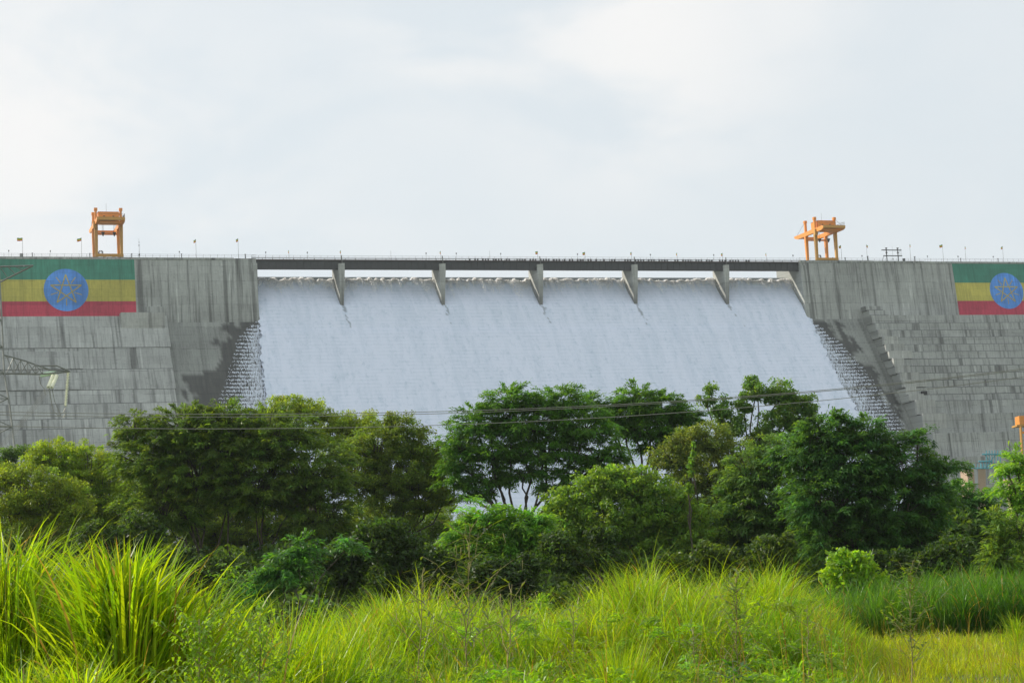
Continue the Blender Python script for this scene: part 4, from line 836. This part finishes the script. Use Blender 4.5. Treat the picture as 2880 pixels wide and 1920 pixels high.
# ------------------------------------------------------------------ grass
def blades(P, Lh, Wd, lean, bend, col, seg=4, az=None, curl=1.6):
    n = len(P); az = RNG.random(n) * 2 * math.pi if az is None else az
    h = np.stack([np.cos(az), np.sin(az), np.zeros(n)], 1); fa = RNG.random(n) * math.pi; sd = np.stack([np.cos(fa), np.sin(fa), np.zeros(n)], 1)
    pts = []; th = lean.copy(); p = P.copy(); sl = Lh / seg
    V = []
    for k in range(seg + 1):
        f = k / seg; w = Wd * (1 - f ** 2.2) * (.6 + .8 * min(f * 2.5, 1) * (1 if f < 1 else 0)) * .5
        V.append(p - sd * w[:, None]); 
        if k < seg: V.append(p + sd * w[:, None])
        p = p + (h * np.sin(th)[:, None] + np.array([0, 0, 1.]) * np.cos(th)[:, None]) * sl[:, None]; th = th + bend / seg * (.4 + curl * f)
    V = np.stack(V, 1); nv = V.shape[1]; i = np.arange(n)[:, None] * nv
    Q = np.concatenate([np.concatenate([i + 2*k, i + 2*k + 1, i + 2*k + 3, i + 2*k + 2], 1) for k in range(seg - 1)]); T = np.concatenate([i + 2*seg - 2, i + 2*seg - 1, i + 2*seg], 1)
    return V.reshape(-1, 3), [Q, T], np.concatenate([np.repeat(np.clip(col, .004, .95), nv, 0), np.ones((n * nv, 1))], 1)
def gcol(n, a, b, dry=.06, patch=None):
    f = np.clip(RNG.random(n)[:, None] + (0 if patch is None else (patch[:, None] - .5)), 0, 1); c = np.array(a) * (1 - f) + np.array(b) * f; c = c * np.exp(RNG.normal(size=(n, 1)) * .18)
    d = RNG.random(n) < dry; c[d] = np.array((.28, .19, .07)) * np.exp(RNG.normal(size=(d.sum(), 1)) * .2); return c
GA, GB = (.145, .30, .012), (.33, .415, .015)
def field(name, label, n, xr, Yr, hf, wr, a, b, dry, bend=1.3, lean=.25, seg=4, tuft=.7, keep=None):
    px = RNG.uniform(xr[0], xr[1], n); Y = np.sqrt(RNG.uniform(Yr[0] ** 2, Yr[1] ** 2, n)); X = np.array([(q - CX) / F for q in px]) * Y
    # gather into tufts
    nt_ = max(10, n // 26); tp = RNG.uniform(xr[0], xr[1], nt_); tY = np.sqrt(RNG.uniform(Yr[0] ** 2, Yr[1] ** 2, nt_)); tX = (tp - CX) / F * tY
    k = RNG.integers(0, nt_, n); isT = RNG.random(n) < tuft; rad = np.abs(RNG.normal(size=n)) * .13; an = RNG.random(n) * 6.283
    X = np.where(isT, tX[k] + rad * np.cos(an), X); Y = np.where(isT, tY[k] + rad * np.sin(an), Y); px = X / Y * F + CX
    if keep is not None: m_ = keep(px, Y); X, Y, px, k = X[m_], Y[m_], px[m_], k[m_]
    n = len(X); hh = np.maximum(hf(px, Y) - (gz(X, Y) if 'short' not in name else 0), .2) * (.35 + .6 * RNG.random(n) ** .8) * (.55 + .55 * RNG.random(nt_) ** 1.6)[k]
    lift = hh * .55 * RNG.random(n) * (hh > .9); hh = hh - lift; P = np.stack([X, Y, gz(X, Y) - .03 + lift], 1)
    pt = vnoise(X + 300, Y + 300, 55, 2.2)
    V, Fc, cc = blades(P, hh * 1.12, RNG.uniform(wr[0], wr[1], n), np.abs(RNG.normal(size=n)) * lean, bend * (.3 + RNG.random(n)), gcol(n, a, b, dry, pt), seg)
    o = mobj(name, V, Fc, GRASS, attr={'col': (cc, 'FLOAT_COLOR')}); return tag(o, label, 'grass', kind='stuff')
I = lambda xs, ys: (lambda x: np.interp(x, xs, ys))
# short sunny grass
field('short_grass', 'short yellow-green grass in the sunny foreground', 95000, (-80, 2980), (29, 63), lambda x, Y: .45 + .35 * vnoise(x * .02, Y, 41, 3.), (.010, .02), (.20, .30, .012), (.38, .42, .018), .06, 1.6, .4)
field('short_grass', 'thin short grass on the open ground to either side', 26000, (-2600, 5400), (30, 110), lambda x, Y: .6 + .4 * vnoise(x * .02 + 90, Y, 46, 3.), (.02, .04), (.12, .22, .012), (.25, .32, .016), .07, 1.6, .4, 4, .8, lambda px, Y: (px < -80) | (px > 2980))
# tall grass bands: height from the outline in the photograph at the band's own distance
def topz(xs, ys, Yref):
    z = [at(a, b, Yref)[2] for a, b in zip(xs, ys)]; return lambda x: np.interp(x, xs, z)
tB = topz([850, 930, 1020, 1080, 1150, 1200, 1300, 1400, 1500, 1580, 1650, 1700, 1780, 1850, 1950, 2000, 2080, 2150, 2220, 2300, 2360], [1740, 1730, 1690, 1655, 1645, 1650, 1680, 1690, 1700, 1690, 1640, 1610, 1575, 1620, 1600, 1595, 1600, 1585, 1600, 1640, 1700], 50)
field('tall_grass', 'bank of tall fine grass across the middle of the foreground', 85000, (850, 2380), (43, 60), lambda x, Y: tB(x) * 1.16 * (.72 + .5 * vnoise(x * .045, Y, 42, 1.3)) * np.interp(x, [2150, 2380], [1, .55]), (.010, .022), GA, GB, .08, 2.3, .2, 6)
tC = topz([2280, 2400, 2500, 2600, 2700, 2800, 2950], [1640, 1620, 1610, 1600, 1590, 1600, 1590], 70)
field('tall_grass', 'deep green tall grass at right beyond the short sunny grass', 60000, (2250, 3000), (64, 82), lambda x, Y: tC(x) * 1.1 * (.75 + .45 * vnoise(x * .045, Y, 43, 1.5)), (.014, .026), (.05, .15, .016), (.10, .21, .018), .05, 2.0, .2, 5)
tD = topz([-80, 100, 200, 300, 480, 600, 720, 800, 900, 1000], [1560, 1640, 1650, 1660, 1650, 1700, 1730, 1745, 1740, 1760], 32)
field('tall_grass', 'broad-bladed grass thicket filling the left foreground', 42000, (-100, 1000), (25, 40), lambda x, Y: tD(x) * (.7 + .4 * vnoise(x * .03, Y, 44, 1.2)), (.016, .032), GA, (.20, .32, .013), .08, 2.6, .38, 6)
tE = topz([-80, 500, 1000, 1500, 2000, 2400, 3000], [1800, 1800, 1800, 1810, 1830, 1850, 1900], 30)
field('foreground_grass', 'loose mixed grass and weeds along the bottom of the picture', 42000, (-100, 2400), (26, 41), lambda x, Y: np.clip(tE(x) * (.55 + .6 * vnoise(x * .03, Y, 45, 1.2)), .3, 3), (.010, .022), (.13, .26, .013), (.25, .33, .016), .07, 1.7, .35, 5, .6, lambda px, Y: (px < 1500) | (RNG.random(len(px)) < .45))
# big clumps as things
def clump(x, ytop, Y, n, spread, wd_, label, a=GA, b=GB, bend=1.3, lean=.22):
    top = at(x, ytop, Y); X0 = top[0]; g = float(gz(X0, Y)); h = top[2] - g
    an = RNG.random(n) * 6.283; r = np.abs(RNG.normal(size=n)) * spread * .4
    spear = 'spear' in label or 'fresh round' in label
    n = int(n * (1 if spear else 2.1)); an = RNG.random(n) * 6.283; r = np.abs(RNG.normal(size=n)) * spread * .4
    zb_ = (0 if spear else 1) * h * .66 * RNG.random(n) ** .75      # leaves leave the culms at every height
    P = np.stack([r * np.cos(an), r * np.sin(an), zb_ - .05], 1); L_ = (h - zb_) * (.45 + .5 * RNG.random(n) ** .8) if spear else np.minimum(h - zb_, h * (.22 + .3 * RNG.random(n)))
    V, Fc, cc = blades(P, L_ * 1.1, RNG.uniform(wd_ * .6, wd_ * 1.2, n), np.abs(RNG.normal(size=n)) * lean, bend * (.25 + 1. * RNG.random(n) ** 1.5), gcol(n, a, b, .05), 8, np.where(RNG.random(n) < .7, an, RNG.random(n) * 6.283), 1.9)
    o = mobj('grass_clump', V, Fc, GRASS, attr={'col': (cc, 'FLOAT_COLOR')}); o.location = (X0, Y, g); return tag(o, label, 'grass clump', 'tall clumps of elephant grass')
CL = [(10, 1435, 21, 420, 1.1, .045, 'tallest grass clump, cut by the left edge'), (110, 1590, 22, 300, 1.2, .04, 'drooping grass clump just right of the tallest one at the left edge'),
 (345, 1500, 20, 360, .75, .055, 'spiky clump with upright wide blades standing highest at left centre'), (235, 1665, 21, 240, 1.1, .04, 'arching clump left of the spiky upright clump'), (430, 1615, 20.5, 260, 1.1, .045, 'arching clump leaning right beside the spiky upright clump'),
 (540, 1600, 22, 200, 1., .045, 'clump with long blades reaching right, behind the feathery sprig'), (60, 1790, 18, 160, .8, .035, 'low yellowish clump in the lower left corner'), (225, 1800, 18, 220, .7, .045, 'low bright clump near the bottom at left'),
 (800, 1620, 27, 190, .8, .035, 'clump of thin upright spears in front of the fresh green shrub'), (900, 1690, 27, 170, 1., .035, 'arching clump right of the thin upright spears'), (720, 1700, 26, 170, 1., .035, 'short clump left of the thin upright spears'), (990, 1665, 30, 130, .8, .03, 'yellow-tipped clump left of the tall podded weed'),
 (1740, 1760, 31, 420, .7, .026, 'fresh round tuft at the bottom right of centre'), (1780, 1565, 46, 300, .8, .03, 'pointed clump topping the middle grass bank'), (1620, 1700, 44, 240, .6, .03, 'slim pale clump in the dip of the middle grass bank'), (2150, 1575, 48, 260, .9, .03, 'clump at the right end of the middle grass bank'), (1080, 1640, 45, 260, .8, .03, 'rounded clump at the left end of the middle grass bank'), (2855, 1700, 50, 60, .4, .03, 'isolated yellow clump near the right edge'), (650, 1830, 19, 160, .8, .035, 'low clump at the bottom left of centre')]
for c in CL:
    up_ = 'spear' in c[6] or 'upright' in c[6] or 'fresh round' in c[6]
    clump(c[0], c[1], c[2], int(c[3] * 2.2), c[4], c[5] * (.5 if up_ else .38), *c[6:], bend=(1.1 if 'spear' in c[6] or 'fresh' in c[6] else 1.5 if up_ else 2.3), lean=(.13 if 'spear' in c[6] or 'fresh' in c[6] else .28 if up_ else .42))
field('dry_stalks', 'scattered thin brown flower stalks standing above the grass', 1100, (-60, 2950), (27, 62), lambda x, Y: np.clip(2.5 - (x > 2350) * .9, .5, 3) + 0 * Y, (.006, .010), (.22, .17, .07), (.30, .24, .10), 1., .7, .12, 5, .1)
fw = []
for k in range(300):
    px_ = RNG.uniform(-60, 2300); Y_ = RNG.uniform(26, 52); x_ = (px_ - CX) / F * Y_; h_ = (1.0 if Y_ < 38 else 1.9) * RNG.uniform(.45, 1.05); fw.append((x_, Y_, float(gz(x_, Y_)) + h_))
w = leaves(np.array(fw), np.full(len(fw), .28), 'pinnate', (.064, .100, .008), 110, None, 'leafy_weeds', .42, D=RNG.normal(size=(len(fw), 3)) + np.array([0, 0, 1.])); w.data.materials[0] = GRASS; tag(w, 'low leafy weeds mixed through the grass', 'weeds', kind='stuff')
# weeds with compound leaves
def weed(x, yt, yb, Y, nb, lf, label, spread=.5, col=(.16, .24, .03), pods=False, ls=1.):
    top = at(x, yt, Y); g = float(gz(top[0], Y)); h = top[2] - g; t = empty('weed', label, 'weed', (top[0], Y, g), 'tall feathery weeds in the grass')
    b0 = at(x - (0 if not pods else 30), yb, Y)[0] - top[0]
    stem = path((b0, 0, 0), (0, 0, h), 8, .015); m = MB(); m.tube(stem, np.linspace(.016, .005, 8), 5)
    V = []; 
    for k in range(nb):
        f = .25 + .73 * k / nb; s = np.array([np.interp(f, np.linspace(0, 1, 8), stem[:, q]) for q in range(3)])
        an = k * 2.4 + RNG.random(); L_ = spread * h * (.55 - .38 * f) * (1.2 + .5 * RNG.random()); el = .5 + .5 * RNG.random()
        e = s + L_ * np.array([math.cos(an) * math.cos(el), math.sin(an) * math.cos(el), math.sin(el)])
        P = path(s, e, 5, .05); m.tube(P, np.linspace(.008, .003, 5) * (1 if ls == 1 else .45), 4)
        for q in range(lf):
            ff = (q + 1) / lf; s2 = P[0] + (P[-1] - P[0]) * ff; a2 = RNG.random() * 6.28; d = np.array([math.cos(a2), math.sin(a2), RNG.uniform(-.15, .35)]); ll = (.34 + .2 * RNG.random()) * (1. if pods else .75) * min(1, Y / 28) * ls
            sd = np.cross(d, (0, 0, 1.)); sd /= np.linalg.norm(sd); w_ = (.022 if pods else .026) * max(ls, .55)
            V += [s2 - sd * w_ * .4, s2 + sd * w_ * .4, s2 + d * ll * .6 + sd * w_, s2 + d * ll * .6 - sd * w_, s2 + d * ll * .6 - sd * w_, s2 + d * ll * .6 + sd * w_, s2 + d * ll + sd * w_ * .3 - np.array([0, 0, .03]), s2 + d * ll - sd * w_ * .3 - np.array([0, 0, .03])]
    m.build('stem', DRY, t, smooth=True); V = np.array(V); c = np.tile(np.array([*col, 1]), (len(V), 1)); mobj('leaves', V, np.arange(len(V)).reshape(-1, 4), GRASS, t, attr={'col': (c, 'FLOAT_COLOR')})
    if pods:
        for k in range(14):
            m = MB(); f = .45 + .5 * RNG.random(); s = np.array([np.interp(f, np.linspace(0, 1, 8), stem[:, q]) for q in range(3)]) + RNG.normal(size=3) * np.array([.35, .2, .1]); m.tube([s, s + np.array([RNG.normal() * .03, 0, -.16])], (.008, .003), 4); m.build('seed_pod', DRY, t)
    return t
weed(1322, 1470, 1720, 33, 24, 9, 'tall weed with brown seed pods in front of the dark shrubs at centre', .62, (.11, .16, .03), True)
weed(1190, 1600, 1760, 34, 12, 7, 'thin branching weed left of the podded weed', .6, (.12, .15, .03), True)
weed(1440, 1640, 1800, 35, 12, 7, 'leaning weed right of the podded weed', .7, (.12, .16, .03), True)
weed(2070, 1620, 1900, 36, 30, 9, 'pale feathery weed in front of the middle grass bank', .5)
weed(2560, 1590, 1900, 40, 30, 9, 'feathery weed standing before the deep green grass at right', .5)
weed(2270, 1700, 1900, 38, 12, 4, 'thin weed between the middle grass bank and the short grass', .4)
weed(1950, 1760, 1900, 34, 12, 5, 'small weed at the bottom left of the pale feathery weed', .5)
weed(1610, 1700, 1900, 36, 14, 4, 'slender weed in the dip of the middle grass bank', .5)
weed(640, 1590, 1800, 22, 34, 20, 'light green feathery sprig rising from the left grass', .4, (.16, .30, .03), ls=.5)
weed(560, 1740, 1920, 17, 36, 26, 'feathery mimosa branch low at the left', .7, (.20, .34, .03), ls=.36)
weed(730, 1760, 1920, 18, 36, 26, 'feathery mimosa branch right of the other low one', .7, (.20, .34, .03), ls=.36)
weed(2060, 1850, 1920, 28, 10, 8, 'small leafy weed at the bottom edge under the pale feathery weed', .5, (.06, .17, .03))

# ------------------------------------------------------------------ thin air haze
hm = bpy.data.materials.new('haze_air'); hm.use_nodes = True; hN = hm.node_tree.nodes; hL = hm.node_tree.links; hN.remove(hN['Principled BSDF'])
pvn = hN.new('ShaderNodeVolumePrincipled'); pvn.inputs['Color'].default_value = (.9, .95, 1, 1); pvn.inputs['Density'].default_value = HAZE; pvn.inputs['Anisotropy'].default_value = .3
hL.new(pvn.outputs[0], hN['Material Output'].inputs['Volume'])
m = MB(); m.box((-3500, -500, -60), (3500, 4500, 400)); o = m.build('haze', hm); tag(o, 'faint pale haze in the air', 'haze', kind='stuff')
